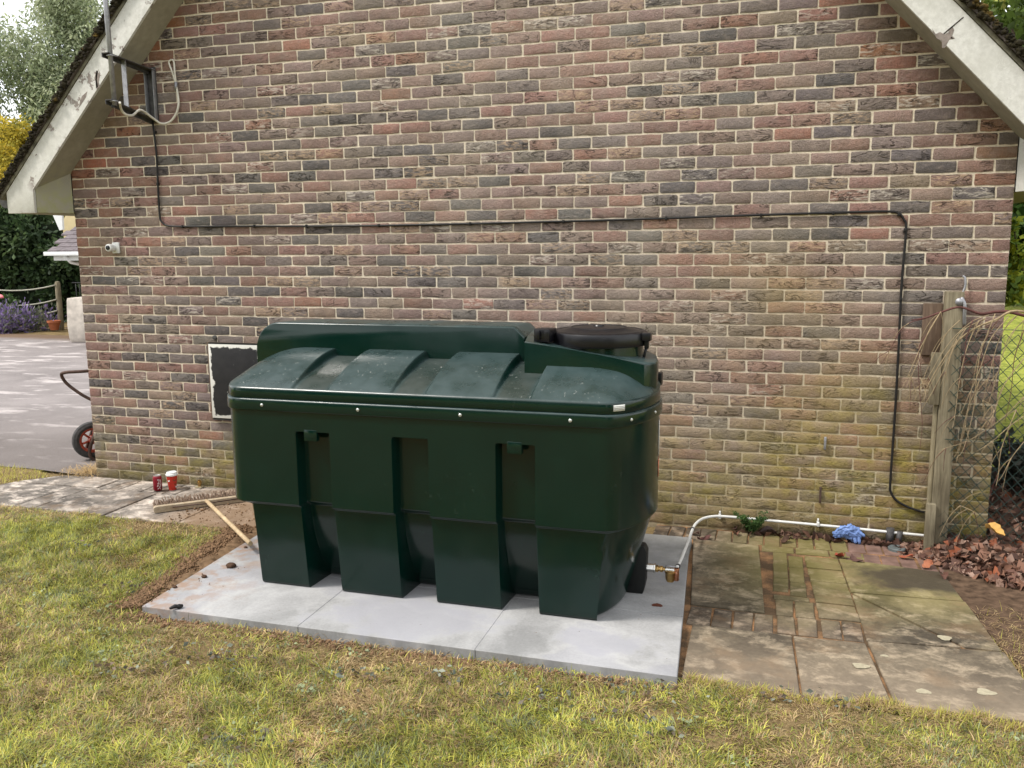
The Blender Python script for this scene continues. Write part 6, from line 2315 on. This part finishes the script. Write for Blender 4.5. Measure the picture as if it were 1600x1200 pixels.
LV = [((1100, 843), .085, (0.10, 0.045, 0.04), 'dark purple brown fallen leaf nearest the bend of the white pipe'),
      ((1085, 836), .06, (0.09, 0.05, 0.04), 'crumpled brown leaf tucked behind the white pipe bend'),
      ((1150, 836), .06, (0.20, 0.10, 0.07), 'pinkish brown fallen leaf left of the green weed'),
      ((1200, 836), .10, (0.06, 0.04, 0.035), 'large blackish fallen leaf just right of the green weed'),
      ((1227, 848), .07, (0.08, 0.045, 0.03), 'flat dark leaf lying on the stretcher pavers'),
      ((1312, 870), .075, (0.28, 0.06, 0.035), 'bright rust red leaf at the corner of the mossy slab'),
      ((1338, 877), .085, (0.11, 0.06, 0.05), 'ragged brown leaf right of the rust red one'),
      ((1415, 872), .07, (0.30, 0.09, 0.05), 'orange red leaf in front of the drain gully'),
      ((1450, 886), .08, (0.34, 0.13, 0.07), 'orange brown leaf on the slab edge below the fence post'),
      ((1474, 903), .07, (0.12, 0.06, 0.045), 'dark curled leaf alone on the dark slab'),
      ((1555, 828), .11, (0.55, 0.33, 0.10), 'large yellow ochre leaf among the litter behind the wire fence')]
for q, ((px_, py_), s_, col, lab) in enumerate(LV):
    if q == 10:
        p = at(px_, py_, -0.18)
    else:
        p = gnd(px_, py_)
    dead_leaf('fallen_leaf', (p[0], min(p[1], -0.03), max(0.004, p[2] - (0.02 if q == 10 else 0))), s_, q + 3, col, lab)

# deep litter by the fence
g_ = np.random.default_rng(150)
cs, cc = [], []
BR = np.array([(0.20, 0.105, 0.07), (0.13, 0.068, 0.05), (0.26, 0.16, 0.115), (0.09, 0.05, 0.038), (0.33, 0.22, 0.17), (0.27, 0.09, 0.045)])
for k in range(9500):
    x0 = g_.uniform(6.02, 8.3)
    front = -0.20 - 0.42 * min(1, max(0, (x0 - 6.1) / 0.45))
    y0 = g_.uniform(front, 0.9)
    if x0 < 6.587 and y0 > -0.03: continue
    if x0 < 6.2 and g_.random() < .6: continue
    hh = 0.10 * min(1, (y0 - front) / 0.25) * min(1, max(.15, (x0 - 6.15) / .3)) + (0.12 * max(0, min(1, (y0 + .1) / .5)) if x0 > 6.6 else 0)
    cs.append((x0, y0, 0.004 + g_.uniform(0.2, 1) * hh))
    cc.append(BR[g_.choice(6, p=[.26, .18, .20, .14, .14, .08])] * g_.uniform(.7, 1.25))
for k in range(100):
    x0 = g_.uniform(5.1, 6.3)
    cs.append((x0, -0.03 - abs(g_.normal(0, .035)), 0.008 + g_.uniform(0, .012)))
    cc.append(BR[g_.integers(0, 4)] * .7)
cs = np.array(cs)
sz = 0.040
V_, F_, C_ = leaf_quads(cs, sz, np.array(cc), 1.6, 0, 151, 0.25)
tag(link('leaf_litter', npmesh('leaf_litter', V_, F_, False, C_), M['dead']), 'thick brown leaf litter piled along the wire fence', None, None, 'stuff')
# dark mound under the litter behind the fence
nx_, ny_ = 60, 40
X, Y = np.meshgrid(np.linspace(6.05, 8.6, nx_), np.linspace(-0.66, 1.4, ny_))
fr_ = -0.20 - 0.42 * np.clip((X - 6.1) / 0.45, 0, 1)
Z = -0.035 + 0.11 * np.clip((Y - fr_) / 0.3, 0, 1) * np.clip((X - 6.12) / .35, 0, 1) + (0.12 * np.clip((Y + .1) / .5, 0, 1)) * (X > 6.6)
Z = Z + 0.02 * (fbm(X, Y, 8, 2) - .5)
Z = np.where((X < 6.6) & (Y > 0.01), -0.05, Z)
ii = (np.arange(ny_ - 1)[:, None] * nx_ + np.arange(nx_ - 1)[None, :]).ravel()
tag(link('leaf_mould', npmesh('leaf_mould', np.stack([X.ravel(), Y.ravel(), Z.ravel()], 1), np.stack([ii, ii + 1, ii + nx_ + 1, ii + nx_], 1), True), simple('leaf_mould_soil', (0.055, 0.034, 0.025), .95, .1, .4, 30, bump=.8)), kind='structure')

# dark evergreen scrub behind the wire at the foot of the corner
bl = [(g_.uniform(6.9, 8.2), g_.uniform(.25, 1.5), g_.uniform(.12, .42), .28, .26, .16) for _ in range(16)]
tree('ivy_scrub', 'low dark tangled ivy scrub behind the wire fence', 'scrub', bl, 9000, 0.035, [(0.035, 0.04, 0.03), (0.06, 0.065, 0.05), (0.02, 0.022, 0.018), (0.09, 0.095, 0.08)],
     [[(7.4, .8, 0), (7.4, .8, .2), (7.4, .8, .4), (.02, .01)]], 160, 1.7, 0, .07)

# straw heap on the drive corner
g_ = np.random.default_rng(170)
n_ = 900
b_ = np.stack([-0.12 + g_.normal(0, .10, n_), 0.10 + g_.normal(0, .09, n_), np.abs(g_.normal(0, .012, n_))], 1)
V_, F_, C_ = blades(b_, g_.uniform(.05, .12, n_), g_.uniform(.002, .004, n_), g_.uniform(1.1, 1.55, n_), np.tile(np.array([0.46, 0.32, 0.15]), (n_, 1)) * g_.uniform(.6, 1.2, (n_, 1)), 171)
o = link('straw_heap', npmesh('straw_heap', V_, F_, False, C_), M['dead'])
tag(o, 'small heap of straw on the drive at the left wall corner', None, None, 'stuff')
